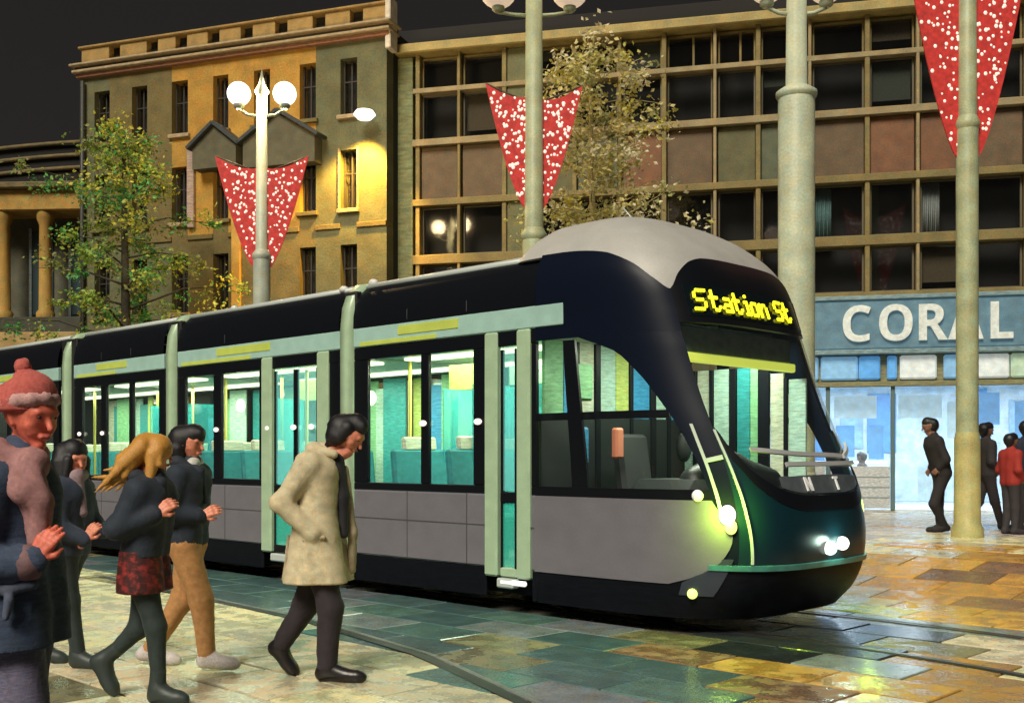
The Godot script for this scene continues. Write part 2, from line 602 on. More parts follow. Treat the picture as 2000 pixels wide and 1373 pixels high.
# ---------------------------------------------------------------- the scene
func _ready() -> void:
	rng.seed = 77
	var cam := Camera3D.new()
	cam.name = "camera"
	add_child(cam, true)
	cam.position = Vector3(0, 1.53, 0)
	cam.projection = Camera3D.PROJECTION_FRUSTUM
	cam.near = 0.1
	cam.far = 500.0
	cam.size = 0.1 * 1373.0 / 2145.0
	cam.frustum_offset = Vector2(0.0, 0.1 * 203.5 / 2145.0)
	cam.current = true

	var env := Environment.new()
	env.background_mode = Environment.BG_SKY
	var sky := Sky.new()
	var sm := ProceduralSkyMaterial.new()
	sm.sky_top_color = Color(0.0060, 0.0056, 0.0056).linear_to_srgb()
	sm.sky_horizon_color = Color(0.012, 0.0105, 0.009).linear_to_srgb()
	sm.ground_horizon_color = Color(0.010, 0.009, 0.008).linear_to_srgb()
	sm.ground_bottom_color = Color(0.01, 0.01, 0.01).linear_to_srgb()
	sm.sky_curve = 0.2
	sm.sun_angle_max = 1.0
	sky.sky_material = sm
	env.sky = sky
	env.tonemap_mode = Environment.TONE_MAPPER_LINEAR
	env.tonemap_exposure = 2.5
	env.sdfgi_enabled = true
	env.ssao_enabled = true
	env.ssil_enabled = true
	var we := WorldEnvironment.new()
	we.name = "world_environment"
	we.environment = env
	add_child(we, true)

	var fill_light := DirectionalLight3D.new()  # added fill that stands in for the overall light of the square
	fill_light.name = "soft_fill_light"
	fill_light.light_color = Color(1.0, 0.96, 0.88)
	fill_light.light_energy = 0.46
	fill_light.light_angular_distance = 22.0
	fill_light.shadow_enabled = true
	add_child(fill_light, true)
	fill_light.look_at_from_position(Vector3(-4, 9.5, 9), Vector3.ZERO)

	make_textures()
	make_ground()
	make_track()
	make_modern_building()
	make_ochre_building()
	make_left_building()
	make_tram()

	# lamp posts, left to right, and their banners
	var green_post := mt("post_green", Color(0.37, 0.40, 0.24), 0.5, {"tex": "mottle", "scale": 0.5})
	var blue_post := mt("post_bluegrey", Color(0.36, 0.40, 0.33), 0.5, {"tex": "mottle", "scale": 0.5})
	var thick_post := mt("post_cream", Color(0.46, 0.50, 0.36), 0.5, {"tex": "mottle", "scale": 0.4})
	lamp_post("slim grey-green lamp post with two round white globes before the ochre building", W(-4.70, 20.6), 8.3, 0.115, 8.32, 0.43, 0.22, 3.6, 0.9, {"paint": blue_post, "r2": 0.16, "step": 5.3})
	lamp_post("pale lamp post behind the tram beside the lit tree", W(0.345, 17.2), 9.2, 0.15, 8.84, 0.56, 0.30, 7.0, 0.20, {"paint": green_post, "r2": 0.18, "step": 5.0, "tint": Color(0.9, 0.62, 0.46)})
	lamp_post("thick two-stage cream lamp post rising behind the tram's nose", W(4.02, 15.5, 0.3), 8.9, 0.15, 7.88, 0.42, 0.26, 4.5, 0.20, {"paint": thick_post, "r2": 0.255, "step": 6.36, "tint": Color(0.9, 0.62, 0.46)})
	lamp_post("yellow-green lamp post in front of the blue shop sign", W(6.60, 15.9, 0.35), 10.4, 0.135, 9.95, 0.55, 0.28, 6.0, 0.7, {"paint": green_post, "r2": 0.155, "step": 6.0, "foot": 1.42, "foot_paint": mt("post_foot", Color(0.42, 0.38, 0.16), 0.5, {"tex": "mottle", "scale": 0.5})})
	banner("red heart-shaped banner with white dots, leftmost, under the twin globes", W(-4.70, 20.6, 4.95), 0.0, 0.88, 2.20, 0.115, 0.0)
	banner("red heart-shaped banner with white dots beside the lit tree", W(0.345, 17.2, 5.32), 0.0, 0.76, 2.02, 0.15, -0.01)
	banner("largest red heart-shaped banner, cut by the top right corner", W(6.60, 15.9, 5.72), 0.0, 0.88, 3.0, 0.135, 0.0)

	tree("sparse tree with green and yellow leaves before the ochre building", W(-8.75, 24.6), 9.3, 4.0, 2.8, 8500, [Color(0.20, 0.30, 0.045), Color(0.42, 0.42, 0.05), Color(0.07, 0.27, 0.07), Color(0.16, 0.17, 0.05)], 0.17, 0.7, 21, 0.10, Color(0.05, 0.045, 0.03))
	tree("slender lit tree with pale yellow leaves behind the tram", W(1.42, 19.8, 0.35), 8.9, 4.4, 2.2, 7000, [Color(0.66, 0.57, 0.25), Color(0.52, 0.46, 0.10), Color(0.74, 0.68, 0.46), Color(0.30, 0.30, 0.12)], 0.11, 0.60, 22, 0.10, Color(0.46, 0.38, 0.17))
	rng.seed = 99
	make_people()

func make_people() -> void:
	var skin := mt("skin_pink", Color(0.68, 0.24, 0.15), 0.55, {"tex": "mottle", "scale": 6.0})
	var skin_red := mt("skin_flushed", Color(0.66, 0.15, 0.095), 0.55, {"tex": "mottle", "scale": 6.0})
	var navy := mt("cloth_navy", Color(0.013, 0.021, 0.036), 0.8, {"bump": 0.25, "tex": "mottle", "scale": 3.0, "rim": 0.3})
	var blackish := mt("cloth_black", Color(0.014, 0.014, 0.019), 0.8, {"tex": "mottle", "scale": 3.0, "rim": 0.25})
	var plum := mt("cloth_plum_black", Color(0.022, 0.016, 0.022), 0.8, {"bump": 0.25, "tex": "mottle", "scale": 3.0, "rim": 0.25})
	var hair_black := mt("hair_black", Color(0.009, 0.009, 0.013), 0.45, {"bump": 0.25, "tex": "streak", "scale": 8.0})
	var look := Vector3(1, 0, 0)

	# ---- man in the cream coat
	var P := {"hip": Vector3(-0.06, 0.93, 0), "chest": Vector3(-0.04, 1.46, 0), "head": Vector3(0.155, 1.665, 0.0), "look": Vector3(0.86, -0.50, 0.12).normalized(), "wide": 1.05, "skin": skin,
		"shoulder": [Vector3(-0.03, 1.46, -0.185), Vector3(-0.08, 1.47, 0.185)], "elbow": [Vector3(-0.10, 1.19, -0.27), Vector3(-0.255, 1.215, 0.235)], "wrist": [Vector3(0.10, 1.04, -0.18), Vector3(-0.05, 1.01, 0.215)], "hand": [null, null],
		"knee": [Vector3(-0.17, 0.50, -0.09), Vector3(0.045, 0.50, 0.09)], "ankle": [Vector3(-0.355, 0.20, -0.09), Vector3(0.02, 0.09, 0.09)], "toe": [Vector3(-0.275, 0.045, -0.10), Vector3(0.235, 0.038, 0.11)]}
	var coat := mt("coat_cream", Color(0.55, 0.475, 0.31), 0.85, {"bump": 0.25, "tex": "mottle", "scale": 2.2, "rim": 0.3})
	var flare := []
	for s in [-1.0, 1.0]:
		flare += [[Vector3(-0.07, 1.10, s * 0.07), 0.135, Vector3(-0.12, 0.62, s * 0.10), 0.165], [Vector3(-0.03, 1.05, s * 0.08), 0.12, Vector3(0.04, 0.62, s * 0.10), 0.13]]
	var hd: Vector3 = P.head
	P.clothes = [
		["coat", "top", coat, {"fat": 0.034, "sleeve": [0.080, 0.068, 0.058], "skirt": flare, "low": 0.66, "fold": 0.013}],
		["collar", "bones", coat, {"bones": [[Vector3(-0.06, 1.56, -0.10), 0.055, Vector3(0.06, 1.56, -0.10), 0.03], [Vector3(-0.08, 1.56, -0.08), 0.05, Vector3(-0.08, 1.57, 0.08), 0.05], [Vector3(-0.06, 1.56, 0.10), 0.055, Vector3(0.07, 1.54, 0.10), 0.03]], "cell": 0.010}],
		["lapel", "bones", mt("coat_lapel", Color(0.36, 0.30, 0.20), 0.85, {"tex": "mottle", "scale": 2.2}), {"bones": [[Vector3(0.12, 1.44, -0.02), 0.025, Vector3(0.165, 1.0, -0.05), 0.03], [Vector3(0.165, 1.0, -0.05), 0.03, Vector3(0.15, 0.74, -0.08), 0.032]], "cell": 0.010}],
		["shirt", "bones", blackish, {"bones": [[Vector3(0.07, 1.50, 0.03), 0.055, Vector3(0.105, 1.25, 0.03), 0.05], [Vector3(0.105, 1.25, 0.03), 0.05, Vector3(0.12, 1.0, 0.03), 0.035]], "cell": 0.011}],
		["belt", "bones", mt("coat_belt", Color(0.42, 0.30, 0.12), 0.8, {"tex": "mottle", "scale": 3.0}), {"bones": [[Vector3(-0.19, 1.06, 0.03), 0.022, Vector3(-0.17, 1.05, 0.14), 0.022], [Vector3(-0.17, 1.05, 0.14), 0.022, Vector3(-0.02, 1.05, 0.19), 0.024]], "cell": 0.009}],
		["pocket_flap", "bones", mt("coat_lapel", Color.BLACK), {"bones": [[Vector3(-0.10, 0.965, 0.225), 0.016, Vector3(0.03, 0.985, 0.215), 0.016]], "cell": 0.007, "k": 120.0}],
		["vent", "bones", mt("coat_lapel", Color.BLACK), {"bones": [[Vector3(-0.255, 0.98, 0.05), 0.011, Vector3(-0.29, 0.68, 0.06), 0.013]], "cell": 0.007, "k": 120.0}],
		["trousers", "legs", plum, {"r": [0.105, 0.085, 0.068], "fold": 0.012}],
		["shoe", "shoes", mt("shoe_black", Color(0.012, 0.010, 0.012), 0.35), {"cell": 0.010}],
		["hair", "bones", hair_black, {"bones": [[hd + Vector3(-0.055, 0.055, 0), 0.098, hd + Vector3(0.045, 0.078, 0), 0.078], [hd + Vector3(-0.085, 0.0, -0.03), 0.07, hd + Vector3(-0.085, 0.0, 0.03), 0.07], [hd + Vector3(0.06, 0.08, -0.05), 0.055, hd + Vector3(0.095, 0.058, 0.03), 0.045], [hd + Vector3(0.0, 0.05, 0.065), 0.05, hd + Vector3(-0.05, -0.01, 0.07), 0.04], [hd + Vector3(0.0, 0.05, -0.065), 0.05, hd + Vector3(-0.05, -0.01, -0.07), 0.04], [hd + Vector3(-0.12, -0.03, 0.02), 0.035, hd + Vector3(-0.145, -0.065, 0.03), 0.02]], "cell": 0.009, "k": 110.0, "fold": 0.007, "fine": 4.5}]]
	person("black-haired person in a belted cream coat walking with bowed head and hands in pockets", W(-1.27, 7.54), -0.08, P)

	# ---- woman with blonde hair
	P = {"hip": Vector3(-0.03, 0.86, 0), "chest": Vector3(0.02, 1.31, 0), "head": Vector3(0.02, 1.535, -0.02), "look": Vector3(0.93, 0.0, -0.36).normalized(), "wide": 0.92, "skin": skin,
		"shoulder": [Vector3(0.03, 1.30, -0.165), Vector3(0.0, 1.31, 0.165)], "elbow": [Vector3(0.0, 1.05, -0.2), Vector3(-0.12, 1.08, 0.215)], "wrist": [Vector3(-0.02, 0.84, -0.21), Vector3(0.11, 1.17, 0.17)], "hand": [Vector3(0.1, -0.98, 0.0).normalized(), Vector3(0.72, 0.62, -0.2).normalized()], "curl": 0.6,
		"knee": [Vector3(-0.09, 0.44, -0.08), Vector3(0.075, 0.47, 0.08)], "ankle": [Vector3(-0.32, 0.22, -0.09), Vector3(0.10, 0.08, 0.085)], "toe": [Vector3(-0.27, 0.06, -0.09), Vector3(0.235, 0.035, 0.11)]}
	hd = P.head
	var blonde := mt("hair_blonde", Color(0.58, 0.28, 0.05), 0.5, {"bump": 0.25, "tex": "streak", "scale": 7.0, "rim": 0.3})
	var legs_green := mt("leggings_green", Color(0.018, 0.031, 0.031), 0.75, {"bump": 0.25, "tex": "mottle", "scale": 3.0, "rim": 0.3})
	var skirtm := mt("skirt_red", Color(0.62, 0.045, 0.04), 0.75, {"bump": 0.25, "tex": "wet", "scale": 2.3})
	var bl := [[hd + Vector3(-0.03, 0.035, 0), 0.106, hd + Vector3(0.03, 0.04, 0), 0.092]]
	for i in 22:
		var z := ((i * 7) % 22 - 10.5) * 0.0085
		var a := hd + Vector3(-0.04 + 0.012 * (i % 3), 0.075 - 0.012 * (i % 5), z)
		var m := hd + Vector3(-0.115 - 0.018 * (i % 4), -0.02 - 0.028 * (i % 5), z * 1.7)
		var e := hd + Vector3(-0.19 - 0.034 * (i % 5), -0.05 - 0.045 * ((i * 3) % 5), z * 2.1)
		bl.append([a, 0.045, m, 0.026])
		bl.append([m, 0.026, e, 0.006])
	bl.append([hd + Vector3(0.03, 0.0, 0.075), 0.045, hd + Vector3(0.02, -0.14, 0.10), 0.03])
	bl.append([hd + Vector3(0.055, 0.03, 0.06), 0.04, hd + Vector3(0.075, -0.06, 0.085), 0.022])
	var sk := []
	for s in [-1.0, 1.0]:
		sk.append([Vector3(-0.03, 0.96, s * 0.07), 0.122, Vector3(-0.02, 0.62, s * 0.085), 0.148])
	P.clothes = [
		["jacket", "top", navy, {"fat": 0.024, "sleeve": [0.074, 0.066, 0.05], "fold": 0.017, "low": 0.90}],
		["collar", "bones", mt("collar_dark", Color(0.012, 0.018, 0.03), 0.8), {"bones": [[Vector3(-0.06, 1.40, -0.06), 0.05, Vector3(-0.06, 1.40, 0.06), 0.05], [Vector3(-0.05, 1.40, 0.08), 0.04, Vector3(0.10, 1.36, 0.06), 0.032], [Vector3(0.10, 1.36, 0.06), 0.03, Vector3(0.135, 1.22, 0.04), 0.02]], "cell": 0.01}],
		["cuff", "bones", mt("collar_dark", Color.BLACK), {"bones": [[Vector3(0.075, 1.155, 0.178), 0.058, Vector3(0.095, 1.164, 0.172), 0.056]], "cell": 0.009}],
		["skirt", "bones", skirtm, {"bones": sk, "low": 0.685, "high": 0.95, "fold": 0.014}],
		["leggings", "legs", legs_green, {"r": [0.095, 0.062, 0.043], "fold": 0.004}],
		["boot", "shoes", mt("boot_dark", Color(0.026, 0.038, 0.038), 0.5), {"shaft": 0.12, "cell": 0.010}],
		["hair", "bones", blonde, {"bones": bl, "cell": 0.0075, "k": 170.0, "fold": 0.007, "fine": 4.5}]]
	person("person with windblown blonde hair in a dark jacket, red skirt and dark leggings", W(-2.28, 6.88), -0.04, P)

	# ---- woman in tan trousers
	P = {"hip": Vector3(-0.02, 0.93, 0), "chest": Vector3(0.0, 1.39, 0), "head": Vector3(0.0, 1.615, 0.0), "look": Vector3(0.97, -0.06, 0.24).normalized(), "wide": 0.94, "skin": skin,
		"shoulder": [Vector3(0.02, 1.39, -0.17), Vector3(-0.02, 1.39, 0.17)], "elbow": [Vector3(-0.02, 1.12, -0.21), Vector3(-0.07, 1.12, 0.215)], "wrist": [Vector3(-0.05, 0.88, -0.21), Vector3(0.125, 1.10, 0.13)], "hand": [Vector3(0.1, -0.98, 0.0).normalized(), Vector3(0.88, 0.42, -0.1).normalized()], "curl": 0.5,
		"knee": [Vector3(-0.08, 0.48, -0.08), Vector3(0.115, 0.50, 0.08)], "ankle": [Vector3(-0.33, 0.105, -0.09), Vector3(0.16, 0.10, 0.09)], "toe": [Vector3(-0.165, 0.04, -0.10), Vector3(0.345, 0.055, 0.11)]}
	hd = P.head
	P.clothes = [
		["jacket", "top", navy, {"fat": 0.022, "sleeve": [0.072, 0.064, 0.05], "fold": 0.017, "low": 0.86}],
		["trousers", "legs", mt("trouser_tan", Color(0.42, 0.21, 0.075), 0.8, {"bump": 0.25, "tex": "mottle", "scale": 3.0, "rim": 0.2}), {"r": [0.11, 0.082, 0.062], "fold": 0.008}],
		["shoe", "shoes", mt("trainer_white", Color(0.52, 0.48, 0.48), 0.6, {"tex": "mottle", "scale": 9.0}), {"cell": 0.010}],
		["collar", "bones", mt("collar_dark", Color.BLACK), {"bones": [[Vector3(-0.07, 1.485, -0.05), 0.055, Vector3(-0.07, 1.485, 0.06), 0.055], [Vector3(-0.05, 1.48, 0.09), 0.04, Vector3(0.10, 1.42, 0.07), 0.03], [Vector3(0.10, 1.42, 0.07), 0.03, Vector3(0.135, 1.20, 0.05), 0.018]], "cell": 0.01}],
		["cuff", "bones", mt("collar_dark", Color.BLACK), {"bones": [[Vector3(0.085, 1.105, 0.142), 0.058, Vector3(0.108, 1.102, 0.136), 0.056]], "cell": 0.009}],
		["laces", "bones", mt("lace_dark", Color(0.03, 0.025, 0.03), 0.7), {"bones": [[Vector3(0.20, 0.115, 0.075), 0.012, Vector3(0.30, 0.088, 0.09), 0.010], [Vector3(0.20, 0.115, 0.115), 0.012, Vector3(0.30, 0.088, 0.12), 0.010]], "cell": 0.006, "k": 150.0}],
		["scarf", "bones", mt("scarf_white", Color(0.5, 0.5, 0.47), 0.8, {"tex": "mottle", "scale": 4.0}), {"bones": [[Vector3(0.03, 1.485, -0.05), 0.05, Vector3(0.04, 1.47, 0.05), 0.05]], "cell": 0.01}],
		["hair", "bones", hair_black, {"bones": [[hd + Vector3(-0.05, 0.035, 0), 0.104, hd + Vector3(0.025, 0.06, 0), 0.085], [hd + Vector3(-0.075, -0.03, 0), 0.078, hd + Vector3(-0.07, -0.14, 0.0), 0.055], [hd + Vector3(-0.07, -0.04, 0.06), 0.05, hd + Vector3(-0.05, -0.15, 0.06), 0.03], [hd + Vector3(-0.07, -0.04, -0.06), 0.05, hd + Vector3(-0.05, -0.15, -0.06), 0.03], [hd + Vector3(0.06, 0.085, -0.03), 0.035, hd + Vector3(0.085, 0.075, 0.03), 0.035]], "cell": 0.009, "k": 100.0, "fold": 0.007, "fine": 4.5}]]
	person("dark-haired person in tan trousers and white trainers striding beside the blonde one", W(-2.33, 7.93), -0.06, P)

	# ---- small dark-haired woman behind the hat
	P = {"hip": Vector3(-0.02, 0.86, 0), "chest": Vector3(0.0, 1.29, 0), "head": Vector3(0.025, 1.495, 0.0), "look": Vector3(0.80, -0.08, 0.60).normalized(), "wide": 0.95, "skin": skin,
		"shoulder": [Vector3(0.02, 1.28, -0.165), Vector3(-0.02, 1.28, 0.165)], "elbow": [Vector3(0.06, 1.04, -0.2), Vector3(0.0, 1.02, 0.22)], "wrist": [Vector3(0.20, 0.97, -0.12), Vector3(0.175, 0.93, 0.15)], "hand": [Vector3(0.75, 0.3, 0.3).normalized(), Vector3(0.55, 0.80, -0.1).normalized()], "curl": 0.55,
		"knee": [Vector3(-0.10, 0.46, -0.08), Vector3(0.03, 0.48, 0.08)], "ankle": [Vector3(-0.26, 0.12, -0.09), Vector3(0.10, 0.085, 0.085)], "toe": [Vector3(-0.12, 0.04, -0.09), Vector3(0.25, 0.035, 0.10)]}
	hd = P.head
	P.clothes = [
		["coat", "top", mt("coat_steel_blue", Color(0.030, 0.043, 0.072), 0.8, {"bump": 0.25, "tex": "mottle", "scale": 3.5, "rim": 0.3}), {"fat": 0.026, "sleeve": [0.075, 0.068, 0.055], "fold": 0.017, "low": 0.80}],
		["scarf", "bones", mt("scarf_lilac", Color(0.28, 0.20, 0.22), 0.85, {"tex": "mottle", "scale": 5.0}), {"bones": [[Vector3(0.07, 1.38, 0.06), 0.045, Vector3(0.12, 1.12, 0.07), 0.038], [Vector3(0.06, 1.39, -0.05), 0.05, Vector3(0.07, 1.38, 0.06), 0.05]], "cell": 0.01}],
		["trousers", "legs", legs_green, {"r": [0.098, 0.066, 0.05], "fold": 0.006}],
		["boot", "shoes", mt("boot_dark", Color.BLACK), {"shaft": 0.10, "cell": 0.010}],
		["hair", "bones", hair_black, {"bones": [[hd + Vector3(-0.045, 0.04, -0.01), 0.108, hd + Vector3(0.0, 0.065, 0), 0.095], [hd + Vector3(-0.07, -0.02, 0.05), 0.07, hd + Vector3(-0.06, -0.18, 0.07), 0.05], [hd + Vector3(-0.04, -0.02, -0.08), 0.07, hd + Vector3(-0.03, -0.18, -0.09), 0.05], [hd + Vector3(0.0, 0.0, 0.09), 0.035, hd + Vector3(-0.02, -0.16, 0.10), 0.03], [hd + Vector3(0.05, 0.0, -0.085), 0.035, hd + Vector3(0.04, -0.16, -0.09), 0.03]], "cell": 0.009, "k": 100.0, "fold": 0.007, "fine": 4.5}]]
	person("small dark-haired person in a steel blue coat and lilac scarf behind the red hat", W(-3.22, 8.0), -0.05, P)

	# ---- man in the knitted hat, nearest
	P = {"hip": Vector3(-0.02, 0.97, 0), "chest": Vector3(-0.02, 1.47, 0), "head": Vector3(0.035, 1.695, 0.0), "look": Vector3(0.88, -0.12, 0.46).normalized(), "wide": 0.95, "skin": skin_red,
		"shoulder": [Vector3(-0.08, 1.45, -0.17), Vector3(-0.03, 1.45, 0.18)], "elbow": [Vector3(-0.20, 1.17, -0.2), Vector3(-0.07, 1.15, 0.24)], "wrist": [Vector3(-0.20, 0.93, -0.18), Vector3(0.125, 1.165, 0.20)], "hand": [Vector3(0.2, -0.97, 0.0).normalized(), Vector3(0.50, 0.84, -0.1).normalized()], "curl": 0.4,
		"knee": [Vector3(-0.06, 0.52, -0.10), Vector3(0.06, 0.53, 0.10)], "ankle": [Vector3(-0.2, 0.09, -0.11), Vector3(0.08, 0.09, 0.10)], "toe": [Vector3(-0.04, 0.04, -0.12), Vector3(0.24, 0.04, 0.12)]}
	hd = P.head
	var coatm := mt("coat_midnight", Color(0.040, 0.062, 0.115), 0.85, {"bump": 0.25, "tex": "streak", "scale": 1.6, "rim": 0.4})
	var ck := []
	for s in [-1.0, 1.0]:
		ck += [[Vector3(-0.04, 1.12, s * 0.085), 0.14, Vector3(-0.05, 0.74, s * 0.10), 0.175], [Vector3(0.0, 1.1, s * 0.08), 0.105, Vector3(0.02, 0.74, s * 0.09), 0.13]]
	P.clothes = [
		["coat", "top", coatm, {"fat": 0.024, "sleeve": [0.080, 0.072, 0.060], "skirt": ck, "low": 0.83, "fold": 0.016, "cell": 0.013}],
		["cuff", "bones", mt("cuff_plum", Color(0.16, 0.09, 0.10), 0.8, {"tex": "mottle", "scale": 4.0}), {"bones": [[Vector3(0.100, 1.162, 0.204), 0.066, Vector3(0.112, 1.163, 0.203), 0.066]], "cell": 0.009}],
		["pocket_flap", "bones", mt("flap_blue", Color(0.06, 0.075, 0.12), 0.8, {"tex": "mottle", "scale": 3.0}), {"bones": [[Vector3(-0.03, 1.06, 0.245), 0.022, Vector3(0.12, 1.085, 0.195), 0.022], [Vector3(0.06, 1.03, 0.245), 0.016, Vector3(0.05, 0.97, 0.25), 0.014]], "cell": 0.008}],
		["scarf", "bones", mt("scarf_rose", Color(0.34, 0.17, 0.17), 0.9, {"bump": 0.25, "tex": "mottle", "scale": 6.0}), {"bones": [[Vector3(0.03, 1.55, -0.07), 0.045, Vector3(0.07, 1.53, 0.06), 0.045], [Vector3(-0.08, 1.56, -0.05), 0.05, Vector3(-0.06, 1.56, 0.09), 0.05], [Vector3(-0.06, 1.55, 0.10), 0.045, Vector3(0.08, 1.52, 0.07), 0.045], [Vector3(0.08, 1.51, 0.12), 0.05, Vector3(0.125, 1.38, 0.155), 0.046], [Vector3(0.125, 1.38, 0.155), 0.046, Vector3(0.13, 1.24, 0.16), 0.042], [Vector3(-0.07, 1.53, 0.14), 0.055, Vector3(0.08, 1.42, 0.19), 0.05]], "cell": 0.010, "fold": 0.014}],
		["jeans", "legs", mt("jeans_lilac", Color(0.15, 0.14, 0.22), 0.85, {"bump": 0.25, "tex": "streak", "scale": 3.0}), {"r": [0.115, 0.09, 0.075], "fold": 0.012}],
		["shoe", "shoes", mt("shoe_black", Color.BLACK), {}],
		["hat", "bones", mt("knit_rose", Color(0.46, 0.10, 0.085), 0.95, {"bump": 0.25, "tex": "mottle", "scale": 9.0, "rim": 0.4}), {"bones": [[hd + Vector3(-0.03, 0.05, 0), 0.112, hd + Vector3(0.0, 0.085, 0), 0.092], [hd + Vector3(-0.02, 0.13, 0), 0.05, hd + Vector3(-0.03, 0.165, 0), 0.03]], "low": 1.715, "cell": 0.008, "k": 110.0, "fold": 0.005, "fine": 5.0}],
		["hat_brim", "bones", mt("knit_pink", Color(0.52, 0.30, 0.29), 0.95, {"bump": 0.25, "tex": "mottle", "scale": 11.0, "rim": 0.4}), {"bones": range(12).map(func(i: int): var a := i * TAU / 12; var c := (i + 1) * TAU / 12; return [hd + Vector3(cos(a) * 0.090 - 0.015, 0.058 + 0.012 * cos(a), sin(a) * 0.088), 0.024, hd + Vector3(cos(c) * 0.090 - 0.015, 0.058 + 0.012 * cos(c), sin(c) * 0.088), 0.024]), "cell": 0.007, "k": 140.0, "fold": 0.007, "fine": 6.0}],
		["pompom", "bones", mt("knit_rose", Color.BLACK), {"bones": [[hd + Vector3(-0.03, 0.195, 0), 0.03, hd + Vector3(-0.03, 0.20, 0), 0.028]], "cell": 0.006, "fold": 0.016}]]
	person("person in a rose bobble hat, pink scarf and midnight blue coat, nearest the viewer", W(-1.865, 4.18, -0.02), 0.0, P)

	# ---- figures by the shop
	var dim_skin := mt("skin_dusk", Color(0.22, 0.11, 0.075), 0.6)
	far_person("dark figure standing with crossed legs in the bright shop entrance", W(6.62, 16.9, 0.35), PI, mt("cloth_charcoal", Color(0.018, 0.015, 0.017), 0.85), mt("cloth_charcoal", Color.BLACK), hair_black, dim_skin, 1.0, [Vector3(0.14, 0.44, -0.06), Vector3(0.02, 0.47, 0.07)], [Vector3(-0.06, 0.09, 0.04), Vector3(0.0, 0.085, 0.06)], 0.12)
	far_person("slim dark figure walking just right of the yellow-green lamp post", W(7.62, 17.6, 0.35), 0.1, mt("cloth_slate", Color(0.035, 0.030, 0.034), 0.85), mt("cloth_slate", Color.BLACK), hair_black, dim_skin, 0.97, [Vector3(-0.10, 0.46, -0.07), Vector3(0.10, 0.48, 0.06)], [Vector3(-0.26, 0.13, -0.07), Vector3(0.22, 0.085, 0.06)], -0.02)
	far_person("youngster in a red coat and dark trousers by the right edge", W(7.50, 16.5, 0.35), 0.3, mt("coat_red", Color(0.30, 0.022, 0.016), 0.8), mt("cloth_slate", Color.BLACK), hair_black, dim_skin, 0.86, [Vector3(0.0, 0.47, -0.07), Vector3(0.04, 0.47, 0.07)], [Vector3(-0.05, 0.085, -0.07), Vector3(0.03, 0.085, 0.07)], 0.0)
	far_person("figure in dark blue cut by the right edge of the picture", W(7.98, 17.0, 0.35), 0.3, mt("cloth_ink", Color(0.018, 0.026, 0.05), 0.8), mt("cloth_slate", Color.BLACK), hair_black, dim_skin, 0.98, [Vector3(0.0, 0.47, -0.07), Vector3(0.06, 0.47, 0.07)], [Vector3(-0.08, 0.085, -0.07), Vector3(0.05, 0.085, 0.07)], 0.0)
	far_person("taller of two dim figures inside the shop behind the frosted panel", W(7.45, 24.9, 0.02), 0.4, mt("cloth_brown_grey", Color(0.055, 0.045, 0.045), 0.85), mt("cloth_slate", Color.BLACK), hair_black, dim_skin, 1.0, [Vector3(0.0, 0.47, -0.07), Vector3(0.04, 0.47, 0.07)], [Vector3(-0.05, 0.085, -0.07), Vector3(0.03, 0.085, 0.07)], 0.0)
	far_person("shorter of two dim figures inside the shop behind the frosted panel", W(7.95, 24.9, 0.02), 2.6, mt("cloth_brown_grey", Color.BLACK), mt("cloth_slate", Color.BLACK), hair_black, dim_skin, 0.90, [Vector3(0.0, 0.47, -0.07), Vector3(0.04, 0.47, 0.07)], [Vector3(-0.05, 0.085, -0.07), Vector3(0.03, 0.085, 0.07)], 0.0)

func far_person(label: String, at: Vector3, turn: float, top: Material, low: Material, hair: Material, skin: Material, scale_: float, knees: Array, ankles: Array, lean: float) -> void:
	var k := Vector3(lean, 0, 0)
	var P := {"hip": Vector3(0, 0.92, 0), "chest": Vector3(0.0, 1.40, 0) + k, "head": Vector3(0.03, 1.63, 0.0) + k * 1.4, "look": Vector3(0.95, -0.25, 0.1).normalized(), "wide": 0.95, "skin": skin,
		"shoulder": [Vector3(0.0, 1.40, -0.17) + k, Vector3(0.0, 1.40, 0.17) + k], "elbow": [Vector3(-0.04, 1.12, -0.23) + k * 0.5, Vector3(-0.04, 1.12, 0.23) + k * 0.5], "wrist": [Vector3(0.10, 1.0, -0.17), Vector3(0.10, 0.98, 0.18)], "hand": [Vector3(0.6, -0.7, 0.2).normalized(), Vector3(0.6, -0.7, -0.2).normalized()],
		"knee": knees, "ankle": ankles, "toe": [ankles[0] + Vector3(0.15, -0.05, -0.02), ankles[1] + Vector3(0.15, -0.05, 0.02)]}
	var hd: Vector3 = P.head
	P.clothes = [
		["jacket", "top", top, {"fat": 0.026, "sleeve": [0.074, 0.064, 0.05], "low": 0.80, "fold": 0.010}],
		["trousers", "legs", low, {"r": [0.10, 0.075, 0.058]}],
		["shoe", "shoes", low, {}],
		["hair", "bones", hair, {"bones": [[hd + Vector3(-0.05, 0.03, 0), 0.105, hd + Vector3(0.02, 0.06, 0), 0.085], [hd + Vector3(-0.06, -0.03, 0), 0.08, hd + Vector3(-0.06, -0.09, 0), 0.05]], "k": 100.0}]]
	var t := person(label, at, turn, P, "", 1.5)
	t.scale = Vector3.ONE * scale_

# ---------------------------------------------------------------- the ground
const FAR_SIDE := Vector2(2.35, 12.07)   # a point under the tram's far side: x, distance
func past_tram(x: float, d: float) -> float:
	return (x - FAR_SIDE.x) * 0.695 + (d - FAR_SIDE.y) * 0.719

func height(x: float, d: float) -> float:
	return 0.35 * smoothstep(0.5, 4.2, past_tram(x, d))

func kerb_x(d: float) -> float:
	# the dark drain line between pavement and track, as x at a distance d
	return 0.06 - (d - 6.8) * 0.47 - maxf(0.0, d - 8.4) * 0.22 - maxf(0.0, d - 10.2) * 0.2

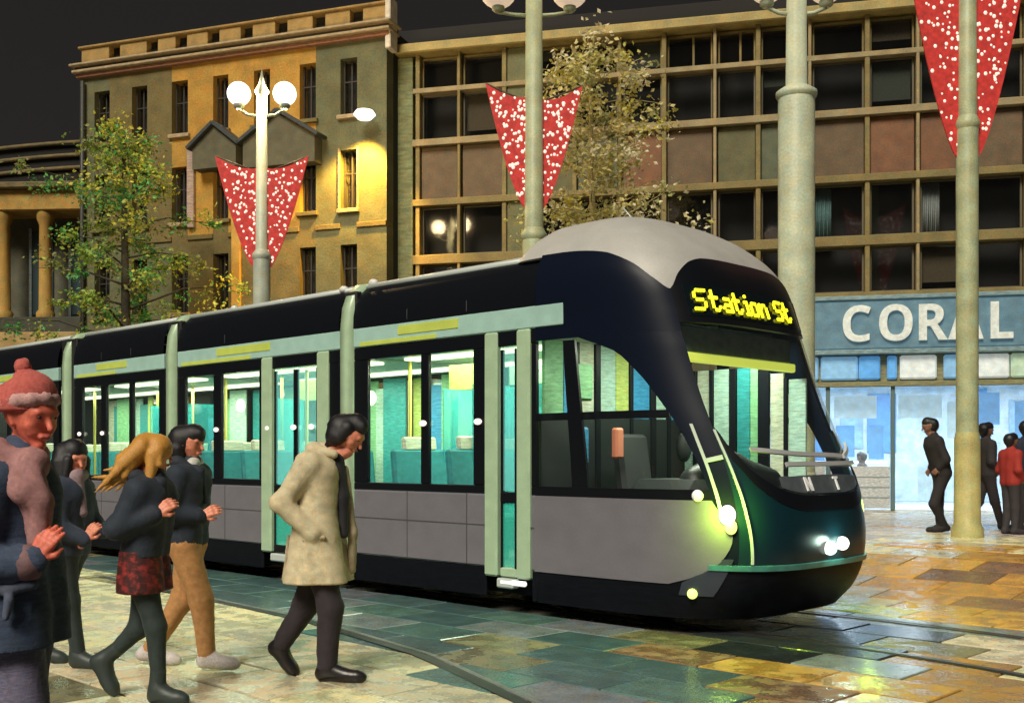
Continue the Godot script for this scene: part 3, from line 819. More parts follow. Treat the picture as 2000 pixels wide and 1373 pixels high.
func make_ground() -> void:
	var base := mt("ground_mortar", Color(0.10, 0.095, 0.08), 0.7, {"tex": "mottle", "scale": 0.4, "wet": true})
	var st := begin()
	for ix in 70:
		for iz in 80:
			var q := []
			for c in [[0, 0], [0, 1], [1, 1], [1, 0]]:
				var i: float = ix + c[0] - 35.0
				var x: float = i * 0.8 + signf(i) * pow(absf(i) / 35.0, 4.0) * 160.0
				var jz: float = iz + c[1]
				var d: float = -6.0 + jz * 0.6 + pow(jz / 80.0, 5.0) * 240.0
				q.append(W(x, d, height(x, d) - 0.022))
			face(st, q, Vector3.UP)
	structure(obj("ground", done(st), base))

	var pave := Node3D.new()
	pave.name = "pavement"
	add_child(pave, true)
	structure(pave)
	var tones := {"tram_reflection": [], "cream": [], "ochre": [], "lilac": [], "teal": [], "rust": [], "olive": [], "grey": [], "brown": []}
	var cols := {"cream": Color(0.56, 0.52, 0.33), "tram_reflection": Color(0.028, 0.036, 0.040), "ochre": Color(0.48, 0.27, 0.06), "lilac": Color(0.50, 0.43, 0.36), "teal": Color(0.095, 0.18, 0.17), "rust": Color(0.30, 0.08, 0.035), "olive": Color(0.20, 0.19, 0.10), "grey": Color(0.20, 0.24, 0.25), "brown": Color(0.22, 0.13, 0.07)}
	for n in cols:
		for v in 4:
			var k := 0.82 + 0.13 * v
			var c: Color = cols[n] * k
			c.r *= 1.0 + 0.06 * sin(v * 2.1)
			c.b *= 1.0 + 0.10 * sin(v * 1.3 + 1.0)
			tones[n].append(mt("paving_%s_%d" % [n, v], c, 0.4, {"tex": "mottle", "scale": 0.55, "wet": not n in ["teal", "grey", "tram_reflection"], "bump": 0.35}))
			if n in ["teal", "grey", "tram_reflection"]:
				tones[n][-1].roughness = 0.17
	var patch := FastNoiseLite.new()
	patch.seed = 5
	patch.frequency = 0.42
	patch.noise_type = FastNoiseLite.TYPE_CELLULAR
	patch.cellular_return_type = FastNoiseLite.RETURN_CELL_VALUE
	var L := 0.86
	var B := 0.56
	var todo := []
	var f := Vector2(0.719, -0.695)
	var n2 := Vector2(0.695, 0.719)
	for i in range(-34, 34):
		for j in range(-18, 40):
			var o := (0.5 if j % 2 else 0.0)
			var c := Vector2(1.35, 11.1) + f * ((i + o) * L) + n2 * ((j + 0.5) * B)
			if c.y < 5.6 or c.y > 25.0 or absf(c.x) > c.y * 0.52 + 1.2:
				continue
			# under the tram and far behind it nothing of the slabs shows
			var side := (c - Vector2(1.35, 11.1)).dot(n2)
			var along := (c - Vector2(1.35, 11.1)).dot(f)
			if along < 1.0 and absf(side) < 0.9:
				continue
			if along < -3.5 and side > 0.0:
				continue
			todo.append([c.length(), c, side, along])
	todo.sort_custom(func(a, b): return a[0] < b[0])
	var slab_meshes := []
	for v in 3:
		slab_meshes.append(box(Vector3(L - 0.014 - v * 0.003, 0.06, B - 0.014 - v * 0.002), 0.007))
	var rest := {}
	var count := 0
	for s in todo:
		var c: Vector2 = s[1]
		var side: float = s[2]
		var along: float = s[3]
		var pick := patch.get_noise_2d(c.x, c.y) * 0.5 + 0.5
		pick = clampf(pick * 0.88 + rng.randf() * 0.12, 0.0, 0.999)
		var set_: Array
		var near_kerb: float = c.x - kerb_x(c.y)
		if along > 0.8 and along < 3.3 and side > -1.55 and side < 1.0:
			set_ = ["tram_reflection", "tram_reflection", "grey", "tram_reflection", "olive", "tram_reflection"]  # near-black tones put the dark reflection of the tram into the slab colour
		elif near_kerb < 0.0:
			set_ = ["cream", "cream", "cream", "cream", "cream", "cream", "cream", "lilac", "ochre"] if c.x < -0.9 else ["brown", "teal", "ochre", "olive", "cream", "rust", "ochre", "teal"]
			if c.x < -2.6 and c.y < 7.4:
				set_ = ["brown", "rust", "olive", "cream", "brown"]
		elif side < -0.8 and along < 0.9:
			set_ = ["teal", "teal", "grey", "teal", "teal", "olive", "grey", "teal"]  # teal tones put reflected light of the tram windows into the slab colour
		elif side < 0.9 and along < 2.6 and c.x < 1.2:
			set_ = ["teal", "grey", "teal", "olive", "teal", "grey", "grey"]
		elif c.x > 4.1 and c.y < 15.0 and c.y > 9.0:
			set_ = ["ochre", "ochre", "cream", "ochre", "brown", "ochre", "rust"]
		elif c.y > 14.5:
			set_ = ["lilac", "cream", "lilac", "ochre"]
		else:
			set_ = ["lilac", "ochre", "lilac", "cream", "lilac", "ochre", "brown", "lilac", "olive", "ochre"]
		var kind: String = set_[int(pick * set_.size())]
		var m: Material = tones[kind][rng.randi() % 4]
		var e := 0.25
		var h0 := height(c.x, c.y)
		var along_slope := (height(c.x + f.x * e, c.y + f.y * e) - h0) / e
		var over_slope := (height(c.x + n2.x * e, c.y + n2.y * e) - h0) / e
		var bx := Vector3(f.x, along_slope, -f.y).normalized()
		var bz := -Vector3(n2.x, over_slope, -n2.y).normalized()
		var by := bz.cross(bx).normalized()
		bz = bx.cross(by)
		var at := W(c.x, c.y, h0 - 0.030 + rng.randf_range(-0.003, 0.003))
		var bs := Basis(bx, by, bz) * Basis(Vector3(1, 0, 0), rng.randf_range(-0.004, 0.004)) * Basis(Vector3(0, 0, 1), rng.randf_range(-0.004, 0.004))
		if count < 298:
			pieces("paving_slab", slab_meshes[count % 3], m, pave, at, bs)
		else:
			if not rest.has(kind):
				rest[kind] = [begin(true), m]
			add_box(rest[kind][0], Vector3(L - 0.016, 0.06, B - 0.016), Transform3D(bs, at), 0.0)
		count += 1
	for k in rest:
		var o := pieces("distant_paving", done(rest[k][0]), rest[k][1], pave, Vector3.ZERO)
		o.set_meta("kind", "stuff")
	print("slabs ", count)

func ribbon(pts: Array, w: float, y: float, thick := 0.02) -> ArrayMesh:
	# a flat bar of width w that follows the points (Vector2 of x, distance) on the ground
	var st := begin(true)
	var rows := []
	for i in pts.size():
		var dir: Vector2 = (pts[mini(i + 1, pts.size() - 1)] - pts[maxi(i - 1, 0)]).normalized()
		var s := Vector2(-dir.y, dir.x) * w * 0.5
		var a: Vector2 = pts[i] - s
		var b: Vector2 = pts[i] + s
		rows.append([W(a.x, a.y, height(a.x, a.y) + y), W(b.x, b.y, height(b.x, b.y) + y)])
	for i in rows.size() - 1:
		var r: Array = rows[i]
		var q: Array = rows[i + 1]
		var dn := Vector3(0, -thick, 0)
		face(st, [r[0], r[1], q[1], q[0]], Vector3.UP)
		face(st, [r[0], q[0], q[0] + dn, r[0] + dn], r[0] - r[1])
		face(st, [r[1], q[1], q[1] + dn, r[1] + dn], r[1] - r[0])
	return done(st)

func make_track() -> void:
	var steel := mt("rail_steel", Color(0.16, 0.14, 0.12), 0.28, {"metal": 0.9})
	var dark := mt("rail_groove", Color(0.012, 0.012, 0.012), 0.6)
	var f := Vector2(0.719, -0.695)
	var n2 := Vector2(0.695, 0.719)
	var R := 9.0
	for s in [-1.0, 1.0]:
		var o := thing("tram_rail", "grooved steel rail flush in the paving, %s of the two beyond the tram's nose" % ("nearer" if s < 0 else "farther"), "rail", Vector3.ZERO, 0.0, "rails of the tram track")
		var pts := []
		for i in 12:
			pts.append(Vector2(1.384, 11.135) + f * (-14.0 + i * 1.4) + n2 * s * 0.72)
		# then a bend towards the viewer
		var start := Vector2(1.384, 11.135) + f * 1.9
		var centre := start - n2 * R
		for i in range(1, 22):
			var a := i * 0.035
			var rad := n2.rotated(-a)
			pts.append(centre + rad * (R + s * 0.72))
		var inner := pts.map(func(p): return p)
		obj("rail_head", ribbon(inner, 0.065, 0.007), steel, o)
		var g := []
		for i in pts.size():
			var dir: Vector2 = (pts[mini(i + 1, pts.size() - 1)] - pts[maxi(i - 1, 0)]).normalized()
			g.append(pts[i] + Vector2(-dir.y, dir.x) * 0.058 * s)
		obj("rail_groove", ribbon(g, 0.05, 0.0055), dark, o)
	var k := thing("drain_channel", "long dark drain channel curving between the cream pavement and the wet track", "drain", Vector3.ZERO)
	var pts := []
	for i in 26:
		var d := 5.4 + i * 0.34
		pts.append(Vector2(kerb_x(d), d))
	obj("grating", ribbon(pts, 0.095, 0.006), mt("drain_iron", Color(0.015, 0.018, 0.02), 0.45, {"tex": "mottle", "scale": 2.0, "metal": 0.5}), k)
	var edge := pts.map(func(p): return p + Vector2(0.085, 0.02))
	obj("stone_edge", ribbon(edge, 0.04, 0.006), mt("kerb_stone", Color(0.16, 0.17, 0.16), 0.4, {"tex": "mottle", "scale": 1.0}), k)

# ---------------------------------------------------------------- buildings
func make_modern_building() -> void:
	var b := thing("shop_building", "modern building with a grid of dark windows above a blue shop fascia", "building", W(-2.938, 26.26, 0.35), -0.23850)
	var g := -0.35   # heights below are measured from the tram's ground
	var frame := mt("modern_frame", Color(0.20, 0.155, 0.055), 0.75, {"tex": "mottle", "scale": 0.35, "bump": 0.5})
	var pale := mt("modern_pale_frame", Color(0.30, 0.235, 0.12), 0.75, {"tex": "mottle", "scale": 0.35, "bump": 0.5})
	var olive := mt("modern_olive_wall", Color(0.13, 0.13, 0.06), 0.8, {"tex": "mottle", "scale": 0.3, "bump": 0.6})
	var dark := mt("dark_room", Color(0.012, 0.012, 0.011), 0.9)
	var black := mt("roof_felt", Color(0.015, 0.014, 0.014), 0.9)
	var pane := glass("dark_pane", Color(0.02, 0.025, 0.025), 0.05)
	var sp := [mt("spandrel_olive", Color(0.10, 0.095, 0.038), 0.7, {"tex": "mottle", "scale": 0.4, "bump": 0.4}), mt("spandrel_brown", Color(0.115, 0.075, 0.038), 0.7, {"tex": "mottle", "scale": 0.4, "bump": 0.4}), mt("spandrel_rust", Color(0.17, 0.075, 0.032), 0.7, {"tex": "mottle", "scale": 0.4, "bump": 0.4}), mt("spandrel_green", Color(0.085, 0.10, 0.055), 0.7, {"tex": "mottle", "scale": 0.4, "bump": 0.4})]
	var cols := [0.72, 1.74, 2.84, 3.45, 4.50, 5.55, 6.55, 7.68, 8.62, 9.72, 10.92, 11.95, 13.0, 14.1, 15.2, 16.3, 17.4]
	# body and dark rooms behind the glass
	span("wall", Vector3(0.0, g + 4.9, -7.0), Vector3(17.5, g + 11.0, -0.75), dark, b)
	span("wall", Vector3(0.0, g + 0.3, -7.0), Vector3(8.6, g + 4.88, -0.75), dark, b)
	span("wall", Vector3(8.62, g + 0.3, -7.0), Vector3(17.5, g + 4.88, -4.62), dark, b)
	span("roof", Vector3(-0.02, g + 11.02, -7.0), Vector3(17.5, g + 11.9, -0.6), black, b)
	for y in [4.96, 8.2]:
		span("floor_slab", Vector3(0.3, g + y - 0.1, -0.74), Vector3(17.4, g + y + 0.1, -0.2), dark, b)
	span("corner_wall", Vector3(0.0, g + 0.3, -0.74), Vector3(0.6, g + 11.0, 0.03), mt("corner_green", Color(0.17, 0.19, 0.09), 0.8, {"tex": "streak", "scale": 0.3, "bump": 0.6}), b)
	span("cornice", Vector3(0.0, g + 11.04, -0.5), Vector3(17.5, g + 11.27, 0.22), mt("cornice_yellow", Color(0.36, 0.28, 0.10), 0.7, {"tex": "mottle", "scale": 0.4, "bump": 0.5}), b, 0.03)
	var rows := [[10.24, 11.0], [9.02, 10.12], [6.28, 7.44], [5.06, 6.06]]
	var bands := [[10.12, 10.24, 0.045], [8.86, 9.02, 0.08], [7.44, 7.60, 0.07], [6.06, 6.28, 0.06], [4.94, 5.06, 0.05]]
	for y in bands:
		span("band", Vector3(0.6, g + y[0], -0.34), Vector3(17.5, g + y[1], y[2]), pale if y[0] > 8.0 else frame, b)
	for i in cols.size():
		var w := 0.07 if i % 2 else 0.105
		span("pier", Vector3(cols[i] - w / 2, g + 4.9, -0.36), Vector3(cols[i] + w / 2, g + 11.04, 0.03 + 0.012 * (i % 2)), pale if cols[i] > 6.0 and i % 2 else frame, b)
	var curtain := [mt("curtain_grey", Color(0.30, 0.34, 0.34), 0.9, {"tex": "streak", "scale": 1.5}), mt("curtain_teal", Color(0.12, 0.24, 0.24), 0.9, {"tex": "streak", "scale": 1.5})]
	for i in cols.size() - 1:
		var x0: float = cols[i] + 0.06
		var x1: float = cols[i + 1] - 0.06
		if x1 - x0 < 0.55:
			span("wall_strip", Vector3(x0, g + 4.95, -0.3), Vector3(x1, g + 11.02, -0.02), olive, b)
			continue
		for r in rows.size():
			var y0: float = g + rows[r][0]
			var y1: float = g + rows[r][1]
			pieces("window_pane", box(Vector3(x1 - x0, y1 - y0, 0.012), 0.0), pane, b, Vector3((x0 + x1) / 2, (y0 + y1) / 2, -0.2))
			# a slim frame round each pane
			var st := begin(true)
			for s in [-1.0, 1.0]:
				add_box(st, Vector3(x1 - x0, 0.045, 0.06), Transform3D(Basis(), Vector3(0, s * ((y1 - y0) / 2 - 0.022), 0.02)), 0.006)
				add_box(st, Vector3(0.04, y1 - y0 - 0.09, 0.06), Transform3D(Basis(), Vector3(s * ((x1 - x0) / 2 - 0.02), 0, 0.02)), 0.006)
			if r == 0 and i in [6, 7, 12]:
				add_box(st, Vector3(0.05, y1 - y0 - 0.09, 0.05), Transform3D(Basis(), Vector3(0.08, 0, 0.02)), 0.006)
			pieces("window_frame", done(st), mt("window_frame_dark", Color(0.10, 0.085, 0.05), 0.6) if r != 0 else frame, b, Vector3((x0 + x1) / 2, (y0 + y1) / 2, -0.2))
			if (i * 5 + r * 3) % 7 in [1, 4] and r != 2:
				var drop: float = (y1 - y0) * [0.35, 0.6, 0.8][(i + r) % 3]
				span("blind", Vector3(x0 + 0.06, y1 - drop, -0.30), Vector3(x1 - 0.06, y1 - 0.05, -0.285), [mt("blind_brown", Color(0.06, 0.045, 0.02), 0.8, {"tex": "streak", "scale": 1.6}), mt("blind_green", Color(0.03, 0.04, 0.028), 0.8, {"tex": "streak", "scale": 1.6})][(i + r) % 2], b, 0.0)
			if r == 2 and i in [9, 11, 13] or r == 1 and i == 12:
				var half := (x1 - x0) * (0.35 if i != 11 else 0.42)
				var c := begin()
				for q in 9:
					add_tube(c, [Vector3(x0 + 0.05 + half * q / 9.0, y0 + 0.03, -0.36 + 0.02 * (q % 2)), Vector3(x0 + 0.05 + half * q / 9.0, y1 - 0.04, -0.36 + 0.02 * (q % 2))], [half / 13.0, half / 15.0], 6)
				pieces("curtain", done(c), curtain[0 if i != 9 else 1], b, Vector3.ZERO)
		var k := (i * 7 + 3) % 4
		if i in [9, 10, 11, 12]:
			k = [1, 2, 2, 1][i - 9]
		if i < 2:
			k = 1
		pieces("spandrel_panel", box(Vector3(x1 - x0, 1.24, 0.05), 0.015), sp[k], b, Vector3((x0 + x1) / 2, g + 8.23, -0.10))
	# ground floor and shop front
	var wall_low := mt("shop_pier", Color(0.20, 0.22, 0.20), 0.6, {"tex": "mottle", "scale": 0.5})
	span("wall", Vector3(0.6, g + 0.36, -0.74), Vector3(8.6, g + 4.9, -0.05), olive, b)
	for i in 4:
		var x := 1.2 + i * 1.9
		span("shop_window", Vector3(x, g + 0.9, -0.05), Vector3(x + 1.4, g + 3.4, 0.01), mt("dim_shop_glass", Color(0.03, 0.035, 0.03), 0.08), b)
	var blue := mt("fascia_blue", Color(0.11, 0.19, 0.235), 0.35, {"tex": "mottle", "scale": 0.6, "glow": 0.10, "glow_color": Color(0.09, 0.22, 0.32)})
	span("fascia", Vector3(8.7, g + 3.80, -0.02), Vector3(17.4, g + 4.86, 0.22), blue, b, 0.03)
	var trim := mt("fascia_trim", Color(0.24, 0.36, 0.40), 0.4, {"tex": "streak", "scale": 0.5})
	span("fascia_trim", Vector3(8.68, g + 4.86, -0.04), Vector3(17.42, g + 4.95, 0.27), trim, b)
	span("fascia_trim", Vector3(8.68, g + 3.70, -0.04), Vector3(17.42, g + 3.80, 0.26), trim, b)
	var letters := {"C": 10.62, "O": 11.42, "R": 12.12, "A": 12.82, "L": 13.48}
	var white := mt("sign_letter", Color(0.56, 0.60, 0.56), 0.5, {"tex": "mottle", "scale": 1.2, "glow": 0.10, "glow_color": Color(0.80, 0.84, 0.76)})
	var font := SystemFont.new()
	font.font_names = PackedStringArray(["Droid Sans"])
	font.font_weight = 700
	for c in letters:
		var tm := TextMesh.new()
		tm.text = c
		tm.font = font
		tm.font_size = 64
		tm.pixel_size = 0.0165
		tm.depth = 0.07
		tm.curve_step = 1.0
		obj("letter", tm, white, b, Vector3(letters[c] + 0.05, g + 4.33, 0.26))
	# row of backlit panels under the fascia
	var pc := [mt("panel_sky", Color(0.20, 0.40, 0.62), 0.4, {"tex": "mottle", "scale": 0.8, "glow": 0.18}), mt("panel_white", Color(0.60, 0.66, 0.66), 0.4, {"tex": "mottle", "scale": 0.8, "glow": 0.16}), mt("panel_blue", Color(0.10, 0.32, 0.66), 0.4, {"tex": "mottle", "scale": 0.8, "glow": 0.18}), mt("panel_green", Color(0.40, 0.54, 0.40), 0.4, {"tex": "mottle", "scale": 0.8, "glow": 0.15})]
	var px := [[8.8, 9.9, 0], [9.95, 10.72, 0], [10.74, 11.18, 2], [11.32, 11.52, 2], [11.58, 12.32, 1], [12.46, 13.06, 0], [13.1, 13.75, 1], [13.78, 14.1, 3], [14.14, 15.2, 1], [15.25, 16.2, 0], [16.25, 17.3, 2]]
	for q in px:
		span("light_panel", Vector3(q[0], g + 3.16, -0.02), Vector3(q[1], g + 3.67, 0.10), pc[q[2]], b, 0.05)
	span("shop_lintel", Vector3(8.7, g + 3.01, -0.10), Vector3(17.4, g + 3.12, 0.14), mt("lintel_olive", Color(0.26, 0.25, 0.13), 0.5, {"tex": "streak", "scale": 0.5}), b)
	span("panel_backing", Vector3(8.7, g + 3.12, -0.12), Vector3(17.4, g + 3.70, -0.02), mt("lintel_olive", Color.BLACK), b)
	# shop room
	var rw := mt("shop_white", Color(0.52, 0.64, 0.71), 0.6, {"tex": "mottle", "scale": 0.5})
	span("shop_floor", Vector3(8.7, g + 0.30, -4.6), Vector3(17.4, g + 0.37, -0.02), mt("shop_floor", Color(0.55, 0.56, 0.56), 0.25, {"tex": "mottle", "scale": 0.5}), b)
	# the body starts behind the shop room
	span("shop_back_wall", Vector3(8.7, g + 0.37, -4.6), Vector3(17.4, g + 3.4, -4.5), rw, b)
	span("shop_ceiling", Vector3(8.7, g + 3.3, -4.5), Vector3(17.4, g + 3.4, -0.12), rw, b)
	span("shop_side_wall", Vector3(8.6, g + 0.37, -4.5), Vector3(8.7, g + 3.3, -0.12), rw, b)
	span("shop_side_wall", Vector3(17.4, g + 0.37, -4.5), Vector3(17.5, g + 3.3, -0.12), rw, b)
	for x in [9.8, 12.4, 15.2]:
		span("ceiling_light", Vector3(x - 0.9, g + 3.24, -2.6), Vector3(x + 0.9, g + 3.295, -1.4), mt("shop_tube", Color(0.8, 0.85, 0.9), 0.5, {"glow": 0.8, "glow_color": Color(0.86, 0.94, 1.0)}), b)
		area(b, "ceiling_lamp", Vector3(x, g + 3.22, -2.0), Basis(Vector3(1, 0, 0), -PI / 2), Vector2(1.8, 1.2), Color(0.87, 0.94, 1.0), 5.5)
	# posters and furniture inside
	for q in [[9.3, 1.1, 0.9, 1.6, 2], [10.6, 1.7, 0.55, 1.2, 0], [11.25, 1.6, 0.7, 1.5, 2], [13.6, 1.2, 0.5, 2.0, 2], [14.6, 1.2, 0.9, 1.7, 0], [15.9, 1.2, 0.8, 1.6, 2]]:
		span("wall_poster", Vector3(q[0], g + q[1], -4.495), Vector3(q[0] + q[2], g + q[1] + q[3], -4.46), mt("poster_%d" % q[4], [Color(0.25, 0.45, 0.60), Color.WHITE, Color(0.08, 0.30, 0.62)][q[4]], 0.5, {"tex": "mottle", "scale": 0.7}), b)
	for q in [[11.6, 2.35, 0.9, 0.5, 0], [12.6, 1.9, 0.35, 0.8, 0], [13.2, 2.2, 0.5, 0.7, 2], [14.0, 1.0, 0.35, 1.7, 2], [10.25, 2.35, 0.9, 0.5, 0], [10.3, 1.5, 0.4, 0.7, 2], [11.0, 1.45, 0.32, 0.75, 2], [12.0, 0.6, 0.6, 0.7, 0]]:
		span("added_glow_poster", Vector3(q[0], g + q[1], -0.5 - 0.1 * (q[4])), Vector3(q[0] + q[2], g + q[1] + q[3], -0.49 - 0.1 * (q[4])), mt("added_glow_poster_%d" % q[4], [Color(0.40, 0.62, 0.78), Color.WHITE, Color(0.09, 0.34, 0.72)][q[4]], 0.5, {"tex": "mottle", "scale": 0.7, "glow": 0.16, "glow_color": [Color(0.5, 0.72, 0.85), Color.WHITE, Color(0.12, 0.42, 0.85)][q[4]]}), b, 0.003)  # glow added so the hanging posters do not look dark from outside
	span("counter", Vector3(9.4, g + 0.37, -3.4), Vector3(11.6, g + 1.4, -2.7), mt("counter_white", Color(0.6, 0.62, 0.64), 0.4), b, 0.04)
	var gl := glass("shop_glass", Color(0.8, 0.93, 0.98), 0.07)
	var mull := mt("mullion", Color(0.15, 0.23, 0.24), 0.4, {"metal": 0.3})
	var xs := [8.72, 10.1, 11.44, 13.05, 14.4, 15.8, 17.38]
	for i in xs.size():
		span("mullion", Vector3(xs[i] - 0.045, g + 0.36, -0.08), Vector3(xs[i] + 0.045, g + 3.01, 0.05), mull, b)
		if i < xs.size() - 1:
			pieces("shop_pane", box(Vector3(xs[i + 1] - xs[i] - 0.1, 2.6, 0.012), 0.0), gl, b, Vector3((xs[i] + xs[i + 1]) / 2, g + 1.69, -0.02))
			if i < 2:
				# frosted lower half with faint lines
				span("frosted_panel", Vector3(xs[i] + 0.06, g + 0.40, -0.012), Vector3(xs[i + 1] - 0.06, g + 1.30, 0.012), mt("frosting", Color(0.62, 0.66, 0.68), 0.5, {"tex": "streak", "scale": 1.2}), b, 0.004)
				for y in [0.62, 0.84, 1.06]:
					span("panel_rail", Vector3(xs[i] + 0.06, g + y, 0.013), Vector3(xs[i + 1] - 0.06, g + y + 0.025, 0.022), mt("panel_rail", Color(0.30, 0.36, 0.38), 0.4), b, 0.004)

func make_ochre_building() -> void:
	var b := thing("ochre_building", "old ochre stuccoed building with tall dark windows and a pierced parapet", "building", W(-11.161, 28.5, 0.0), -0.33853)
	var g := 0.0
	var L := 8.73
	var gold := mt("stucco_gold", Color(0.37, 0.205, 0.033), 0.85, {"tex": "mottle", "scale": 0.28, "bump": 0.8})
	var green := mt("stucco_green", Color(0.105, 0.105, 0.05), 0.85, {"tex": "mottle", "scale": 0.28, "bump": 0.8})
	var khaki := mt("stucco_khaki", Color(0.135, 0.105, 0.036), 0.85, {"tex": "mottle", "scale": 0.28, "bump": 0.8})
	var stone := mt("pale_stone", Color(0.38, 0.29, 0.17), 0.75, {"tex": "streak", "scale": 0.6, "bump": 0.6})
	var redst := mt("red_stone", Color(0.30, 0.14, 0.08), 0.8, {"tex": "streak", "scale": 0.6})
	var dark := mt("dark_room", Color.BLACK)
	var pane := glass("dark_pane", Color.BLACK, 0.1)
	span("wall", Vector3(0.0, 0, -8.0), Vector3(L, 11.3, -0.36), dark, b)
	# front wall built in strips round its openings: columns of windows, three storeys
	var wins := [[0.38, 0.86], [1.55, 2.02], [2.76, 3.24], [3.98, 4.42], [5.15, 5.6], [6.42, 6.86], [7.52, 7.96]]
	var rows := [[9.58, 10.92], [7.36, 8.76], [5.10, 6.52], [2.4, 4.1]]
	var x := 0.0
	var mats_at := func(xm: float) -> Material: return green if xm > 6.95 or xm < 1.2 else (khaki if xm < 2.5 else gold)  # gold middle, duller ends: lamplight falloff put into the stucco colours
	for i in wins.size() + 1:
		var x1: float = wins[i][0] if i < wins.size() else L
		var m: Material = mats_at.call((x + x1) / 2)
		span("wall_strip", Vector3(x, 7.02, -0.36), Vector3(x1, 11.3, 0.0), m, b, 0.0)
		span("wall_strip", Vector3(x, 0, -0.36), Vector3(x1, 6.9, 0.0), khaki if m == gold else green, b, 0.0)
		span("string_course", Vector3(x, 6.9, -0.36), Vector3(x1, 7.02, 0.045), khaki, b, 0.01)
		if i < wins.size():
			var w0: float = wins[i][0]
			var w1: float = wins[i][1]
			m = mats_at.call((w0 + w1) / 2)
			var y := 11.3
			for r in rows:
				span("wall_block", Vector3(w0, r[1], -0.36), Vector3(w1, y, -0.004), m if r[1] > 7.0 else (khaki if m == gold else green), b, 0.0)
				y = r[0]
				pieces("window_pane", box(Vector3(w1 - w0, r[1] - r[0], 0.012), 0.0), pane, b, Vector3((w0 + w1) / 2, (r[0] + r[1]) / 2, -0.22))
				var st := begin(true)
				var h: float = r[1] - r[0]
				add_box(st, Vector3(0.035, h, 0.05), Transform3D(Basis(), Vector3.ZERO), 0.006)
				add_box(st, Vector3(w1 - w0, 0.035, 0.046), Transform3D(Basis(), Vector3(0, h * 0.12, 0)), 0.006)
				for s in [-1.0, 1.0]:
					add_box(st, Vector3(0.04, h, 0.054), Transform3D(Basis(), Vector3(s * ((w1 - w0) / 2 - 0.02), 0, 0)), 0.006)
				pieces("window_frame", done(st), mt("sash", Color(0.035, 0.03, 0.025), 0.5), b, Vector3((w0 + w1) / 2, (r[0] + r[1]) / 2, -0.19))
				span("window_sill", Vector3(w0 - 0.07, r[0] - 0.10, -0.10), Vector3(w1 + 0.07, r[0], 0.09), stone if i in [2, 6] else khaki, b)
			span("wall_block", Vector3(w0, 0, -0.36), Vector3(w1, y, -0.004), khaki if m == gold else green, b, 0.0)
		x = wins[i][1] if i < wins.size() else L
	# pale surround of the slim lit window, and the pink pilaster by the third column
	for s in [7.47, 7.965]:
		span("window_surround", Vector3(s, 7.36, -0.02), Vector3(s + 0.05, 8.8, 0.05), stone, b)
	span("pilaster", Vector3(3.27, 7.2, 0.002), Vector3(3.47, 9.2, 0.10), mt("pink_stone", Color(0.40, 0.29, 0.24), 0.8, {"tex": "streak", "scale": 0.5}), b)
	span("pilaster", Vector3(4.55, 5.0, 0.002), Vector3(4.8, 8.4, 0.08), mt("stucco_bright", Color(0.50, 0.29, 0.06), 0.8, {"tex": "mottle", "scale": 0.4}), b)
	obj("downpipe", tube([Vector3(0.08, 0.2, 0.1), Vector3(0.08, 11.2, 0.1)], [0.06, 0.06], 10), mt("pipe_dark", Color(0.03, 0.03, 0.025), 0.5), b)
	# cornice in steps
	span("cornice", Vector3(-0.12, 11.3, -0.4), Vector3(L + 0.1, 11.40, 0.12), redst, b)
	span("cornice", Vector3(-0.18, 11.40, -0.4), Vector3(L + 0.16, 11.48, 0.22), stone, b, 0.02)
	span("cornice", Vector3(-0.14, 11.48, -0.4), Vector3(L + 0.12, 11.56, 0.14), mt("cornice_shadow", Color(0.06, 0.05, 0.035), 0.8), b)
	span("cornice", Vector3(-0.22, 11.56, -0.4), Vector3(L + 0.2, 11.63, 0.28), stone, b, 0.02)
	# parapet pierced by square openings
	var holes := [1.02, 2.18, 3.05, 4.0, 4.95, 5.92, 6.95, 7.95]
	var px := -0.02
	var par := mt("parapet_gold", Color(0.31, 0.20, 0.065), 0.85, {"tex": "mottle", "scale": 0.5, "bump": 0.8})
	for h in holes:
		span("parapet_block", Vector3(px, 11.63, -0.3), Vector3(h - 0.17, 12.06, 0.02), par, b)
		span("parapet_back", Vector3(h - 0.17, 11.64, -0.28), Vector3(h + 0.17, 12.05, -0.18), mt("hole_dark", Color(0.02, 0.018, 0.012), 0.9), b, 0.0)
		px = h + 0.17
	span("parapet_block", Vector3(px, 11.63, -0.3), Vector3(L, 12.06, 0.02), par, b)
	span("parapet_coping", Vector3(-0.1, 12.06, -0.36), Vector3(L + 0.06, 12.13, 0.08), par, b, 0.02)
	span("corner_pier", Vector3(L, 11.0, -0.3), Vector3(L + 0.14, 12.2, 0.1), mt("white_stone", Color(0.6, 0.54, 0.44), 0.7, {"tex": "mottle", "scale": 0.8}), b, 0.02)
	span("roof", Vector3(0, 11.3, -7.9), Vector3(L, 11.6, -0.4), mt("roof_felt", Color.BLACK), b)
	# two gabled hoods over the middle windows
	for q in [[4.25, 9.6, 0.62, 0.75], [6.05, 9.72, 0.98, 0.9]]:
		var w: float = q[2]
		var top: float = q[1]
		var st := begin(true)
		for s in [-1.0, 1.0]:
			var a := Vector3(0, top + 0.04, 0.22)
			var e := Vector3(s * (w + 0.12), top - q[3] * 0.72, 0.22)
			var dir := (e - a).normalized()
			var nn := Vector3(-dir.y, dir.x, 0)
			add_box(st, Vector3(a.distance_to(e), 0.09, 0.5), Transform3D(Basis(dir, nn, dir.cross(nn)), (a + e) * 0.5 - Vector3(0, 0, 0.0)), 0.01)
		pieces("hood_roof", done(st), mt("hood_slate", Color(0.035, 0.045, 0.05), 0.6, {"tex": "streak", "scale": 0.7}), b, Vector3(q[0], 0, 0))
